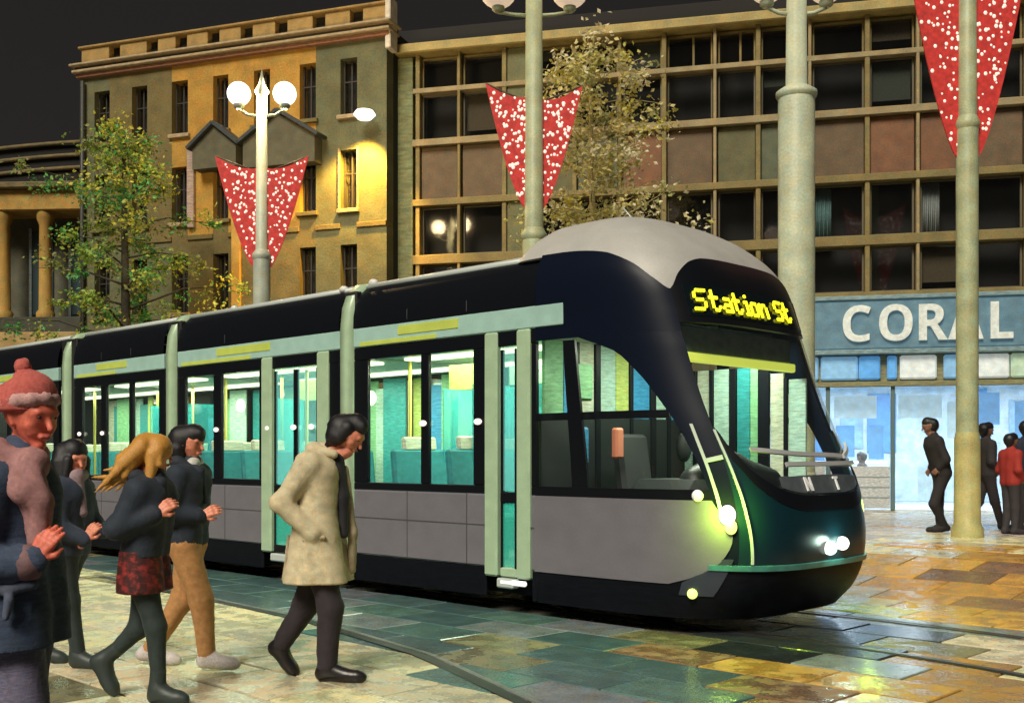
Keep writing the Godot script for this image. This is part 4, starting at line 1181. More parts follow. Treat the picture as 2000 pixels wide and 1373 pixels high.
		pieces("hood_gable", extrude(PackedVector2Array([Vector2(-w, top - q[3] * 0.72), Vector2(-w, top - q[3] * 1.4), Vector2(w, top - q[3] * 1.4), Vector2(w, top - q[3] * 0.72), Vector2(0, top - 0.04)]), 0.36), mt("hood_grey", Color(0.085, 0.08, 0.048), 0.8, {"tex": "mottle", "scale": 0.5}), b, Vector3(q[0], 0, 0.182))
	# wall lamp that lights the yellow bay
	var lampm := mt("wall_lamp_glow", Color(0.9, 0.88, 0.8), 0.4, {"glow": 0.9, "glow_color": Color(1.0, 0.93, 0.78)})
	var lp := obj("wall_lamp", lathe([Vector2(0.0, -0.12), Vector2(0.16, -0.10), Vector2(0.26, 0.0), Vector2(0.2, 0.09), Vector2(0.05, 0.13), Vector2(0, 0.13)]), lampm, b, Vector3(8.33, 9.42, 0.34))
	obj("lamp_bracket", tube([Vector3(8.33, 9.56, 0.0), Vector3(8.33, 9.58, 0.2), Vector3(8.33, 9.54, 0.34)], [0.03, 0.03, 0.025], 8), mt("pipe_dark", Color.BLACK), b)
	spot(b, "lamp_light", Vector3(8.33, 9.22, 0.62), Vector3(7.75, 6.0, 0.0), Color(1.0, 0.76, 0.30), 30.0, 50.0, 0.1)

func make_left_building() -> void:
	var b := thing("columned_building", "dark classical building with ochre columns at the far left edge", "building", W(-23.0, 37.5, 0.0), -0.06)
	var ochre := mt("column_ochre", Color(0.36, 0.215, 0.045), 0.8, {"tex": "mottle", "scale": 0.3, "bump": 0.8})
	var brown := mt("entablature_brown", Color(0.16, 0.12, 0.05), 0.85, {"tex": "streak", "scale": 0.25, "bump": 0.8})
	var dim := mt("upper_dark", Color(0.009, 0.008, 0.007), 0.9, {"tex": "streak", "scale": 0.2})
	var dark := mt("dark_room", Color.BLACK)
	span("wall", Vector3(0, 0, -6), Vector3(9.4, 9.9, -1.0), mt("back_wall", Color(0.09, 0.09, 0.06), 0.85, {"tex": "mottle", "scale": 0.3}), b)
	span("base_wall", Vector3(0, 0, -1.0), Vector3(9.6, 6.15, 0.5), mt("base_dark", Color(0.045, 0.048, 0.035), 0.85, {"tex": "mottle", "scale": 0.3}), b)
	span("balcony", Vector3(0, 4.2, 0.5), Vector3(9.7, 5.55, 1.4), mt("balcony_gold", Color(0.36, 0.24, 0.09), 0.8, {"tex": "mottle", "scale": 0.35}), b, 0.03)
	for x in [0.7, 2.4, 4.1, 5.8, 7.25, 8.75]:
		obj("column", lathe([Vector2(0.30, 6.15), Vector2(0.30, 6.35), Vector2(0.22, 6.45), Vector2(0.20, 9.3), Vector2(0.28, 9.5), Vector2(0.30, 9.75)], 18), ochre, b, Vector3(x, 0, 0.0))
	for x in [1.2, 2.9, 4.6, 6.3, 7.7]:
		span("window_pane", Vector3(x, 6.4, -1.0), Vector3(x + 0.75, 9.3, -0.95), mt("blue_window", Color(0.05, 0.075, 0.085), 0.12), b)
		span("window_frame", Vector3(x - 0.1, 6.3, -1.0), Vector3(x, 9.4, -0.9), mt("pale_frame", Color(0.30, 0.36, 0.36), 0.6, {"tex": "streak", "scale": 0.5}), b)
		span("window_frame", Vector3(x + 0.34, 6.4, -0.95), Vector3(x + 0.42, 9.3, -0.92), mt("pale_frame", Color.BLACK), b)
	span("entablature", Vector3(-0.2, 9.75, -1.2), Vector3(9.6, 10.45, 0.35), ochre, b, 0.03)
	span("cornice", Vector3(-0.3, 10.45, -1.2), Vector3(9.8, 10.65, 0.6), brown, b, 0.03)
	span("attic", Vector3(-0.2, 10.65, -5.0), Vector3(9.5, 12.0, 0.0), dim, b)
	# shallow curved mouldings on the dark attic and the low dome
	for k in 3:
		var pts := []
		for i in 17:
			var a := i / 16.0
			pts.append(Vector3(4.2 + 5.3 * a, 10.9 + k * 0.42 + sin(a * PI * 0.5) * 0.35, 0.06 + 0.02 * k))
		obj("moulding", tube(pts, range(17).map(func(_i): return 0.07), 8), brown, b)

# ---------------------------------------------------------------- the tram
const HW := 1.3      # half its width
const CAB := -0.36   # where the rounded cab begins
const NOSE_Y := [0.1, 0.3, 0.5, 0.75, 1.0, 1.3, 1.7, 2.1, 2.5, 2.8, 3.05, 3.25, 3.45, 3.65, 3.8, 3.9, 3.95]
const NOSE_X := [1.72, 1.90, 2.00, 2.04, 2.02, 1.94, 1.77, 1.58, 1.42, 1.31, 1.22, 1.12, 0.96, 0.72, 0.44, 0.08, -0.30]
const NOSE_W := [0.97, 0.99, 1.0, 1.0, 1.0, 1.0, 1.0, 1.0, 1.0, 1.0, 1.0, 0.985, 0.92, 0.77, 0.58, 0.33, 0.02]
const TAIL_X := [-0.36, -0.36, -0.36, -0.36, -0.36, -0.36, -0.36, -0.36, -0.36, -0.36, -1.02, -0.98, -0.92, -0.84, -0.72, -0.55, -0.37]

func along(ys: Array, vs: Array, y: float) -> float:
	var n := ys.size()
	var i := 0
	while i < n - 2 and y > ys[i + 1]:
		i += 1
	var t := clampf((y - ys[i]) / (ys[i + 1] - ys[i]), 0.0, 1.0)
	var a: float = vs[maxi(i - 1, 0)]
	var d: float = vs[mini(i + 2, n - 1)]
	return cubic_interpolate(vs[i], vs[i + 1], a, d, t)

func shell(phi: float, y: float) -> Vector3:
	# a point of the cab's skin: phi in degrees, 0 dead ahead, 90 where the cab meets the side, beyond that the roof's tail
	var c := cos(deg_to_rad(phi))
	var s := sin(deg_to_rad(phi))
	var reach := along(NOSE_Y, NOSE_X, y) - CAB
	if c < 0.0:
		reach = CAB - along(NOSE_Y, TAIL_X, y)
	var w := HW * along(NOSE_Y, NOSE_W, y)
	return Vector3(CAB + reach * signf(c) * sqrt(absf(c)), y, w * signf(s) * sqrt(absf(s)))

func shell_out(phi: float, y: float) -> Vector3:
	var e := 0.8
	var a := shell(phi + e, y) - shell(phi - e, y)
	var b := shell(phi, y + 0.02) - shell(phi, y - 0.02)
	var n := b.cross(a).normalized()
	var p := shell(phi, y)
	return n if n.dot(Vector3(p.x - CAB + 0.2, 0.3, p.z)) > 0.0 else -n

func patch(uv: Callable, nu: int, nv: int, off := 0.0, thick := 0.03) -> ArrayMesh:
	# a piece of the cab's skin: uv(a, b) gives Vector2(phi, y)
	var st := begin()
	var outer := []
	var inner := []
	for i in nu + 1:
		var r := []
		var q := []
		for j in nv + 1:
			var w: Vector2 = uv.call(float(i) / nu, float(j) / nv)
			var p := shell(w.x, w.y)
			var n := shell_out(w.x, w.y)
			r.append(p + n * off)
			q.append(p + n * (off - thick))
		outer.append(r)
		inner.append(q)
	for i in nu:
		for j in nv:
			var mid: Vector3 = outer[i][j] - inner[i][j]
			face(st, [outer[i][j], outer[i + 1][j], outer[i + 1][j + 1], outer[i][j + 1]], mid)
			if thick > 0.0:
				face(st, [inner[i][j], inner[i + 1][j], inner[i + 1][j + 1], inner[i][j + 1]], -mid)
	if thick > 0.0:
		st.set_smooth_group(-1)
		for i in nu:
			for j in [0, nv]:
				face(st, [outer[i][j], outer[i + 1][j], inner[i + 1][j], inner[i][j]], outer[i][j] - outer[i][nv - j])
		for j in nv:
			for i in [0, nu]:
				face(st, [outer[i][j], outer[i][j + 1], inner[i][j + 1], inner[i][j]], outer[i][j] - outer[nu - i][j])
	return done(st)

func window_edge(y: float) -> float:   # front edge of the cab's side window
	return along([1.15, 1.5, 1.85, 2.2, 2.45, 2.64], [50.0, 52.5, 57.0, 64.5, 73.0, 85.5], y)

func wing_edge(y: float) -> float:     # front edge of the grey wing
	return along([0.42, 0.49, 0.60, 0.8, 0.95, 1.15], [66.0, 58.0, 49.0, 43.5, 44.5, 50.0], y)

func header_top(p: float) -> float:
	return along([0.0, 14.0, 24.0, 33.0, 41.0], [3.34, 3.32, 3.26, 3.15, 3.0], absf(p))

func swoop_top(p: float) -> float:
	return along([41.0, 47.0, 58.0, 71.0, 90.0], [3.0, 3.08, 3.25, 3.38, 3.45], p)

func screen_low(p: float) -> float:
	return along([0.0, 9.0, 19.0, 29.0, 36.5, 39.8], [1.15, 1.17, 1.24, 1.38, 1.6, 1.75], absf(p))

func make_tram() -> void:
	var t := thing("tram", "long low-floor tram with grey lower panels, black roof band and lit windows", "tram", Vector3(1.3835, 0, -11.135), deg_to_rad(-44.03))
	var grey := mt("tram_grey", Color(0.150, 0.145, 0.172), 0.42, {"tex": "soft", "scale": 0.7, "coat": 0.3})
	var black := mt("tram_black", Color(0.005, 0.006, 0.009), 0.35, {"spec": 0.3})
	var navy := mt("tram_navy", Color(0.004, 0.007, 0.017), 0.32, {"spec": 0.28})
	var teal := mt("tram_teal", Color(0.004, 0.022, 0.032), 0.28, {"spec": 0.4})
	var lime := mt("tram_pale_green", Color(0.36, 0.50, 0.34), 0.4, {"tex": "soft", "scale": 0.9, "coat": 0.2})
	var sky := mt("tram_pale_stripe", Color(0.34, 0.54, 0.50), 0.4, {"tex": "soft", "scale": 0.9, "coat": 0.2})
	var yell := mt("tram_lime_stripe", Color(0.50, 0.60, 0.12), 0.4, {"tex": "soft", "scale": 0.9})
	var roofm := mt("tram_roof", Color(0.40, 0.395, 0.38), 0.5, {"tex": "soft", "scale": 0.6})
	var lining := mt("tram_lining", Color(0.46, 0.58, 0.48), 0.6, {"tex": "streak", "scale": 0.9})
	var skirt := mt("tram_skirt", Color(0.005, 0.006, 0.010), 0.5, {"spec": 0.25, "tex": "streak", "scale": 0.7})
	var chrome := mt("tram_pale_trim", Color(0.46, 0.52, 0.50), 0.3)
	var pane := glass("tram_glass", Color(0.1, 0.16, 0.15), 0.03)
	# ---- sides
	# [from, to, windows, doors] for each section, front one first
	var parts := [
		[-3.16, CAB, [[-2.92, -2.02], [-1.90, -1.22]], [[-1.04, -0.42]]],
		[-7.08, -3.42, [[-6.90, -6.16], [-5.98, -5.08]], [[-5.0, -3.62]]],
		[-10.32, -7.46, [[-10.05, -9.40], [-9.24, -8.5], [-8.4, -7.62]], []],
		[-14.6, -10.9, [[-13.9, -13.0], [-12.85, -11.9], [-11.75, -11.1]], []]]
	for p in parts:
		var x0: float = p[0]
		var x1: float = p[1]
		for s in [1.0, -1.0]:
			var zo: float = HW * s
			var zi: float = (HW - 0.06) * s
			var cuts := []
			for d in p[3]:
				cuts.append(d)
			var x := x0
			cuts.sort()
			for c in cuts + [[x1, x1]]:
				if c[0] - x > 0.05:
					span("lower_panel", Vector3(x, 0.43, zi), Vector3(c[0] - 0.004, 1.15, zo), grey, t, 0.015)
					span("panel_seam", Vector3(x, 0.835, zi), Vector3(c[0] - 0.006, 0.847, zo + 0.003 * s), mt("seam_dark", Color(0.06, 0.06, 0.065), 0.5), t, 0.0)
					span("skirt", Vector3(x, 0.13, zi), Vector3(c[0] - 0.004, 0.425, zo - 0.012 * s), skirt, t, 0.015)
					span("window_sill", Vector3(x, 1.152, zi), Vector3(c[0] - 0.004, 1.235, zo - 0.004 * s), black, t, 0.01)
				x = c[1]
			for q in [0.33, 0.66]:
				var xj := lerpf(x0, x1, q)
				var clear := true
				for d in p[3]:
					clear = clear and (xj < d[0] - 0.1 or xj > d[1] + 0.1)
				if clear:
					span("panel_seam", Vector3(xj, 0.44, zi), Vector3(xj + 0.012, 1.145, zo + 0.0025 * s), mt("seam_dark", Color.BLACK), t, 0.0)
					span("panel_seam", Vector3(xj, 2.98, zi), Vector3(xj + 0.01, 3.10, zo + 0.004 * s), mt("seam_dark", Color.BLACK), t, 0.0)
			span("window_header", Vector3(x0, 2.6, zi), Vector3(x1, 2.74, zo - 0.004 * s), black, t, 0.01)
			# mullions between the panes
			var edges := []
			for w in p[2]:
				edges.append(w)
			for d in p[3]:
				edges.append(d)
			edges.sort()
			var e := x0
			for w in edges + [[x1, x1]]:
				if w[0] - e > 0.02:
					span("window_pillar", Vector3(e, 1.235, zi), Vector3(w[0], 2.6, zo - 0.005 * s), black, t, 0.008)
				e = w[1]
			for w in p[2]:
				pieces("window_pane", box(Vector3(w[1] - w[0], 1.365, 0.01), 0.0), pane, t, Vector3((w[0] + w[1]) / 2, 1.917, zo - 0.03 * s))
			for d in p[3]:
				var wide: bool = d[1] - d[0] > 1.0
				var post := 0.20 if not wide else 0.24
				var low := 0.34
				for q in [[d[0], d[0] + post - 0.02], [d[1] - post + 0.02, d[1]]]:
					span("door_post", Vector3(q[0], low, zi), Vector3(q[1], 2.745, zo + 0.025 * s), lime, t, 0.02)
				span("door_step", Vector3(d[0] + post, 0.24, zi), Vector3(d[1] - post, 0.335, zo + 0.05 * s), chrome, t, 0.015)
				var leaves := [[d[0] + post, d[1] - post]]
				if wide:
					leaves = [[d[0] + post, (d[0] + d[1]) / 2 - 0.01], [(d[0] + d[1]) / 2 + 0.01, d[1] - post]]
				for l in leaves:
					var door := pieces("door", box(Vector3(l[1] - l[0], 0.11, 0.05), 0.01), black, t, Vector3((l[0] + l[1]) / 2, 1.12, zo - 0.03 * s))
					pieces("door_glass", box(Vector3(l[1] - l[0] - 0.05, 1.4, 0.012), 0.0), glass("door_glass_blue", Color(0.25, 0.80, 0.85), 0.30), door, Vector3(0, 0.765, 0))
					pieces("door_glass", box(Vector3(l[1] - l[0] - 0.05, 0.62, 0.014), 0.0), glass("door_glass_teal", Color(0.06, 0.62, 0.50), 0.45), door, Vector3(0, -0.37, 0))
					pieces("door_frame", box(Vector3(l[1] - l[0], 0.09, 0.05), 0.01), lime if not wide else black, door, Vector3(0, -0.73, 0))
					for q in [-1.0, 1.0]:
						pieces("door_frame", box(Vector3(0.03, 2.2, 0.045), 0.008), black, door, Vector3(q * ((l[1] - l[0]) / 2 - 0.015), 0.35, -0.002 * s))
			# stripe above the windows, with its lime stretch
			var xm := lerpf(x0, x1, 0.62)
			var x2 := x1 + (0.36 if x1 == CAB else 0.0)
			span("stripe", Vector3(x0, 2.745, zi), Vector3(x2, 2.96, zo + 0.006 * s), sky, t, 0.012)
			span("lime_stripe", Vector3(x0 + 0.12, 2.75, zo), Vector3(lerpf(x0, x1, 0.5), 2.80, zo + 0.014 * s), yell, t, 0.004)
			span("lime_stripe", Vector3(lerpf(x0, x1, 0.28), 2.83, zo), Vector3(xm, 2.93, zo + 0.014 * s), yell, t, 0.004)
			# curved black band up to the eave
			var prof := [Vector2(1.305, 2.962), Vector2(1.30, 3.10), Vector2(1.27, 3.24), Vector2(1.21, 3.35), Vector2(1.12, 3.43)]
			var st := begin()
			for i in prof.size() - 1:
				var a: Vector2 = prof[i]
				var b: Vector2 = prof[i + 1]
				face(st, [Vector3(x0, a.y, a.x * s), Vector3(x1, a.y, a.x * s), Vector3(x1, b.y, b.x * s), Vector3(x0, b.y, b.x * s)], Vector3(0, 0.4, s))
				face(st, [Vector3(x0, a.y, (a.x - 0.05) * s), Vector3(x1, a.y, (a.x - 0.05) * s), Vector3(x1, b.y - 0.02, (b.x - 0.05) * s), Vector3(x0, b.y - 0.02, (b.x - 0.05) * s)], Vector3(0, -0.4, -s))
			pieces("roof_band", done(st), black, t, Vector3.ZERO)
			var se := begin()
			add_tube(se, [Vector3(x0, 3.45, 1.09 * s), Vector3(x1, 3.45, 1.09 * s)], [0.035, 0.035], 8)
			pieces("roof_edge_highlight", done(se), chrome, t, Vector3.ZERO)  # pale tube stands in for the highlight along the roof edge
		# roof, ceiling and floor
		span("roof_panel", Vector3(x0, 3.42, -1.1), Vector3(x1, 3.49, 1.1), roofm, t, 0.01)
		span("ceiling", Vector3(x0, 2.66, -1.23), Vector3(x1, 2.72, 1.23), lining, t, 0.0)
		span("floor", Vector3(x0, 0.36, -1.23), Vector3(x1, 0.42, 1.23), mt("tram_floor", Color(0.10, 0.16, 0.15), 0.5, {"tex": "mottle", "scale": 1.0}), t, 0.0)
		span("underframe", Vector3(x0 + 0.05, 0.16, -1.1), Vector3(x1, 0.34, 1.1), skirt, t, 0.0)
		for z in [-0.62, 0.62]:
			span("light_strip", Vector3(x0 + 0.2, 2.625, z - 0.11), Vector3(x1 - 0.15, 2.655, z + 0.11), mt("tram_light_strip", Color(0.85, 0.9, 0.6), 0.5, {"glow": 0.8, "glow_color": Color(0.93, 0.98, 0.68)}), t, 0.008)
		area(t, "saloon_light", Vector3((x0 + x1) / 2, 2.6, 0), Basis(Vector3(1, 0, 0), -PI / 2), Vector2(x1 - x0 - 0.5, 1.4), Color(0.93, 1.0, 0.84), 5.6)
	# ---- rings over the joints
	for x in [-3.29, -7.27, -10.61]:
		var wide := 0.24 if x > -5 else (0.36 if x > -8 else 0.56)
		for s in [1.0, -1.0]:
			var pr := [Vector2(1.33, 0.30), Vector2(1.335, 2.96), Vector2(1.31, 3.20), Vector2(1.24, 3.38), Vector2(1.12, 3.49), Vector2(0.9, 3.54), Vector2(0.0, 3.56)]
			var st := begin()
			var x0: float = x - 0.07
			var x1: float = x + 0.09
			for i in pr.size() - 1:
				var a: Vector2 = pr[i]
				var b: Vector2 = pr[i + 1]
				var n := Vector3(0, a.x - b.x + 0.02, (b.y - a.y) * s + 0.01 * s)
				face(st, [Vector3(x0, a.y, a.x * s), Vector3(x1, a.y, a.x * s), Vector3(x1, b.y, b.x * s), Vector3(x0, b.y, b.x * s)], n)
				for q in [[x0, -1.0], [x1, 1.0]]:
					face(st, [Vector3(q[0], a.y, a.x * s), Vector3(q[0], b.y, b.x * s), Vector3(q[0], b.y - 0.08, (b.x - 0.12) * s), Vector3(q[0], a.y - 0.08, (a.x - 0.12) * s)], Vector3(q[1], 0, 0))
			pieces("joint_ring", done(st), lime, t, Vector3.ZERO)
			span("bellows", Vector3(x - wide / 2 + 0.01, 0.3, 1.14 * s), Vector3(x + wide / 2 - 0.01, 3.4, 1.25 * s), mt("bellows_black", Color(0.006, 0.006, 0.007), 0.7), t, 0.02)
		span("bellows_roof", Vector3(x - wide / 2, 3.3, -1.1), Vector3(x + wide / 2, 3.42, 1.1), mt("bellows_black", Color.BLACK), t, 0.02)
		span("bellows_floor", Vector3(x - wide / 2, 0.30, -1.1), Vector3(x + wide / 2, 0.42, 1.1), mt("bellows_black", Color.BLACK), t, 0.02)
	span("end_wall", Vector3(-14.66, 0.2, -1.28), Vector3(-14.6, 3.45, 1.28), black, t, 0.01)
	# ---- what stands inside: far wall panels, seats, poles
	var ins := [mt("inside_green", Color(0.20, 0.46, 0.24), 0.6, {"tex": "streak", "scale": 1.0}), mt("inside_teal", Color(0.02, 0.26, 0.28), 0.6, {"tex": "streak", "scale": 1.0}), mt("inside_cream", Color(0.50, 0.54, 0.42), 0.6, {"tex": "streak", "scale": 1.0}), mt("inside_blue", Color(0.03, 0.26, 0.52), 0.6, {"tex": "streak", "scale": 1.0}), mt("inside_lime", Color(0.44, 0.54, 0.14), 0.6, {"tex": "streak", "scale": 1.0}), mt("inside_mint", Color(0.36, 0.54, 0.47), 0.6, {"tex": "streak", "scale": 1.0}), mt("inside_rose", Color(0.50, 0.17, 0.10), 0.6)]
	var x := -14.3
	var n := 0
	while x < -1.2:
		var w: float = [0.34, 0.22, 0.5, 0.28, 0.4, 0.18][n % 6]
		var k: int = [2, 1, 0, 5, 1, 4, 3, 0, 2, 5, 1][n % 11]
		if absf(x + w / 2 + 3.29) > 0.4 and absf(x + w / 2 + 7.27) > 0.45 and absf(x + w / 2 + 10.61) > 0.5:
			span("partition", Vector3(x, 0.43, -1.22 + 0.06 * (n % 3)), Vector3(x + w, [2.62, 2.50, 2.63][n % 3], -1.19 + 0.06 * (n % 3)), ins[k], t, 0.01)
		x += w + 0.02
		n += 1
	for q in [-1.55, -2.45, -5.5, -6.5, -8.1, -9.6, -11.9, -13.3]:
		for z in [0.72, -0.62]:
			var seat := pieces("seat", box(Vector3(0.46, 0.09, 0.86), 0.03), mt("seat_teal", Color(0.01, 0.19, 0.22), 0.8, {"tex": "mottle", "scale": 2.0}), t, Vector3(q, 0.86, z))
			pieces("backrest", box(Vector3(0.09, 0.72, 0.84), 0.04), mt("seat_teal", Color.BLACK), seat, Vector3(-0.2, 0.38, 0), Basis(Vector3(0, 0, 1), 0.12))
			pieces("headrest", box(Vector3(0.07, 0.16, 0.5), 0.03), ins[2], seat, Vector3(-0.25, 0.8, 0), Basis(Vector3(0, 0, 1), 0.12))
			pieces("pedestal", box(Vector3(0.3, 0.40, 0.3), 0.02), mt("seat_leg", Color(0.06, 0.08, 0.08), 0.5), seat, Vector3(0, -0.24, 0))
	for q in [[-1.2, 0.55], [-2.0, -0.3], [-3.0, 0.6], [-3.7, 0.7], [-4.9, 0.7], [-6.05, 0.3], [-7.0, 0.6], [-8.45, 0.5], [-9.3, -0.2], [-11.3, 0.5], [-12.6, 0.4]]:
		var st := begin()
		add_tube(st, [Vector3(q[0], 0.42, q[1]), Vector3(q[0], 2.66, q[1])], [0.022, 0.022], 8)
		pieces("grab_pole", done(st), mt("pole_yellow", Color(0.55, 0.52, 0.10), 0.35), t, Vector3.ZERO)
	# added round lamps on the far wall; glowing dots imitate reflections along the windows
	for q in [-1.4, -2.5, -5.6, -6.6, -9.0]:
		pieces("added_wall_lamp", ball(0.11, 14), mt("added_wall_glow", Color(0.9, 0.9, 0.75), 0.4, {"glow": 0.6, "glow_color": Color(1.0, 0.98, 0.74)}), t, Vector3(q, 2.35, -0.9), Basis.from_scale(Vector3(1, 1, 0.5)))
	var mark := mt("reflection_dot_glow", Color(0.8, 0.7, 0.6), 0.4, {"glow": 0.42, "glow_color": Color(1.0, 0.80, 0.74)})
	for q in [-6.06, -4.86, -4.31, -3.95, -1.96, -1.13, -9.32, -10.1]:
		pieces("reflection_dot", ball(0.046, 12), mark, t, Vector3(q, 1.87, HW + 0.015), Basis.from_scale(Vector3(1.3, 0.7, 0.35)))
	for q in [[-2.85, 2.3, 0.8, 0.3, 4], [-1.85, 2.32, 0.5, 0.22, 0], [-2.35, 1.5, 0.25, 0.5, 2], [-1.6, 1.45, 0.3, 0.45, 3], [-5.9, 2.28, 0.6, 0.28, 4], [-5.5, 1.5, 0.3, 0.5, 2], [-6.7, 1.6, 0.3, 0.5, 3], [-8.3, 1.6, 0.4, 0.5, 3], [-9.9, 2.3, 0.4, 0.25, 4]]:
		span("saloon_panel", Vector3(q[0], q[1], 0.10), Vector3(q[0] + q[2], q[1] + q[3], 0.12), ins[q[4]], t, 0.004)
	for q in [[-2.65, -0.3], [-1.75, 0.1], [-5.75, 0.15], [-6.3, -0.2], [-8.0, 0.1], [-9.0, 0.0]]:
		span("glass_screen", Vector3(q[0], 0.9, q[1]), Vector3(q[0] + 0.02, 2.3, q[1] + 0.7), glass("screen_teal", Color(0.04, 0.50, 0.55), 0.40), t, 0.0)
	# ---- cab
	for s in [1.0, -1.0]:
		obj("cab_pillar", patch(func(a, b): var y := lerpf(0.62, 2.62, b); var o := window_edge(y) if y > 1.15 else wing_edge(y); return Vector2(s * lerpf(40.5, o, a), y), 10, 40), navy, t)
		obj("cab_swoop", patch(func(a, b): var p := lerpf(40.5, 90.0, a); return Vector2(s * p, lerpf(2.62, swoop_top(p), b)), 26, 10), navy, t)
		obj("cab_side_window", patch(func(a, b): var y := lerpf(1.24, 2.62, b); return Vector2(s * lerpf(window_edge(y) + 0.4, 89.9, a), y), 12, 20, -0.012, 0.0), pane, t)
		obj("cab_window_sill", patch(func(a, b): return Vector2(s * lerpf(49.8, 90.0, a), lerpf(1.15, 1.24, b)), 16, 2), black, t)
		obj("cab_window_bar", patch(func(a, b): return Vector2(s * lerpf(58.2, 90.0, a), lerpf(1.86, 1.93, b)), 14, 2, -0.012, 0.025), black, t)
		obj("cab_window_post", patch(func(a, b): return Vector2(s * lerpf(85.6, 87.8, a), lerpf(1.24, 2.60, b)), 3, 10, -0.010, 0.03), black, t)
		obj("grey_wing", patch(func(a, b): var y := lerpf(0.43, 1.15, b); return Vector2(s * lerpf(wing_edge(y), 90.0, a), y), 26, 14, 0.012), grey, t)
		obj("wing_foot", patch(func(a, b): var y := lerpf(0.34, 0.66, b); return Vector2(s * lerpf(42.5 + 5.0 * (1.0 - b), wing_edge(maxf(y, 0.47)) + 0.3, a), y), 10, 6, 0.012), mt("wing_slate", Color(0.030, 0.037, 0.060), 0.45), t)
		# pale trim lines down both edges of the pillar
		obj("pillar_trim", patch(func(a, b): var y := lerpf(0.98, 1.80, b); return Vector2(s * (lerpf(46.0, 49.2, b) + a * 1.4), y), 2, 24, 0.02, 0.02), chrome, t)
		obj("pillar_trim", patch(func(a, b): var y := lerpf(0.62, 1.75, b); return Vector2(s * (lerpf(33.5, 39.6, b) + a * 1.2), y), 2, 26, 0.02, 0.02), chrome, t)
		obj("pillar_trim", patch(func(a, b): var q := lerpf(40.5, 48.0, b); return Vector2(s * q, 1.50 - 0.03 * b + a * 0.035), 2, 8, 0.018, 0.02), chrome, t)
	obj("destination_header", patch(func(a, b): var p := lerpf(-40.5, 40.5, a); return Vector2(p, lerpf(2.70, header_top(p), b)), 44, 10), black, t)
	obj("windscreen", patch(func(a, b): var p := lerpf(-39.7, 39.7, a); return Vector2(p, lerpf(screen_low(p) + 0.02, 2.71, b)), 40, 20, -0.012, 0.0), pane, t)
	obj("nose_panel", patch(func(a, b): var p := lerpf(-40.5, 40.5, a); return Vector2(p, lerpf(0.60, screen_low(p) + 0.02, b)), 44, 12), teal, t)
	obj("screen_surround", patch(func(a, b): var p := lerpf(-40.0, 40.0, a); return Vector2(p, lerpf(screen_low(p) - 0.10, screen_low(p) + 0.03, b)), 44, 3, 0.008), black, t)
	obj("nose_lip", patch(func(a, b): return Vector2(lerpf(-52.0, 52.0, a), lerpf(0.565, 0.61, b)), 60, 3, 0.025, 0.05), mt("lip_teal", Color(0.05, 0.21, 0.19), 0.3, {"tex": "mottle", "scale": 1.5}), t)
	obj("bumper", patch(func(a, b): return Vector2(lerpf(-90.0, 90.0, a), lerpf(0.13, 0.56, b)), 80, 8, 0.0), skirt, t)
	obj("roof_dome", patch(func(a, b): var p := lerpf(-180.0, 180.0, a); var q := absf(p); var lo := header_top(q) if q < 41.0 else (swoop_top(q) if q < 90.0 else 3.44); return Vector2(p, lerpf(lo - 0.01, 3.949, b)), 120, 26, -0.004, 0.0), roofm, t)
	# dot-matrix destination
	var led := mt("led_yellow", Color(0.8, 0.78, 0.02), 0.4, {"glow": 0.55, "glow_color": Color(0.95, 0.88, 0.02)})
	var sign_ := Node3D.new()
	sign_.name = "destination_display"
	t.add_child(sign_, true)
	obj("display_glass", patch(func(a, b): var p := lerpf(-33.0, 33.0, a); return Vector2(p, lerpf(2.76, 3.05, b)), 20, 3, 0.004, 0.01), mt("display_dark", Color(0.004, 0.008, 0.010), 0.12), t)
	make_dots(sign_, led)
	# grey card with letters low in the screen
	obj("number_card", patch(func(a, b): var p := lerpf(-17.0, 15.0, a); return Vector2(p, lerpf(screen_low(p) + 0.05, 1.36 - 0.03 * absf(a - 0.5), b)), 20, 5, 0.006, 0.012), mt("card_grey", Color(0.07, 0.085, 0.10), 0.4, {"tex": "mottle", "scale": 2.0}), t)
	var font := SystemFont.new()
	font.font_names = PackedStringArray(["Droid Sans"])
	font.font_weight = 700
	for q in [["N", 0.30], ["T", -0.20]]:
		var tm := TextMesh.new()
		tm.text = q[0]
		tm.font = font
		tm.font_size = 48
		tm.pixel_size = 0.0036
		tm.depth = 0.012
		var ph := rad_to_deg(asin(pow(absf(q[1]) / HW, 2.0))) * signf(q[1])
		var ps := shell(ph, 1.275)
		var nn := shell_out(ph, 1.275)
		var bz := nn
		var bx := Vector3.UP.cross(bz).normalized()
		obj("letter", tm, mt("card_letter", Color(0.80, 0.82, 0.86), 0.6), t, ps + nn * 0.016, Basis(bx, bz.cross(bx), bz))
	# cab interior
	span("dashboard", Vector3(0.55, 0.42, -1.1), Vector3(1.35, 1.32, 1.1), mt("dash_black", Color(0.012, 0.015, 0.017), 0.45), t, 0.1)
	obj("dash_hood", joined([skin_over([[Vector3(1.10, 1.28, 0.75), 0.16, Vector3(1.15, 1.34, 0.35), 0.22], [Vector3(1.15, 1.34, 0.35), 0.22, Vector3(1.25, 1.28, -0.2), 0.14]], 0.03, 30.0)]), mt("dash_black", Color.BLACK), t)
	var wip := mt("wiper_grey", Color(0.35, 0.36, 0.38), 0.4)
	for q in [[-8.0, 26.0, 1.50, 1.56], [-27.0, -10.0, 1.62, 1.50], [-24.0, 10.0, 1.44, 1.43]]:
		obj("wiper", patch(func(a, b): var p := lerpf(q[0], q[1], a); return Vector2(p, lerpf(q[2], q[3], a) + b * 0.035), 14, 2, 0.03, 0.025), wip, t)
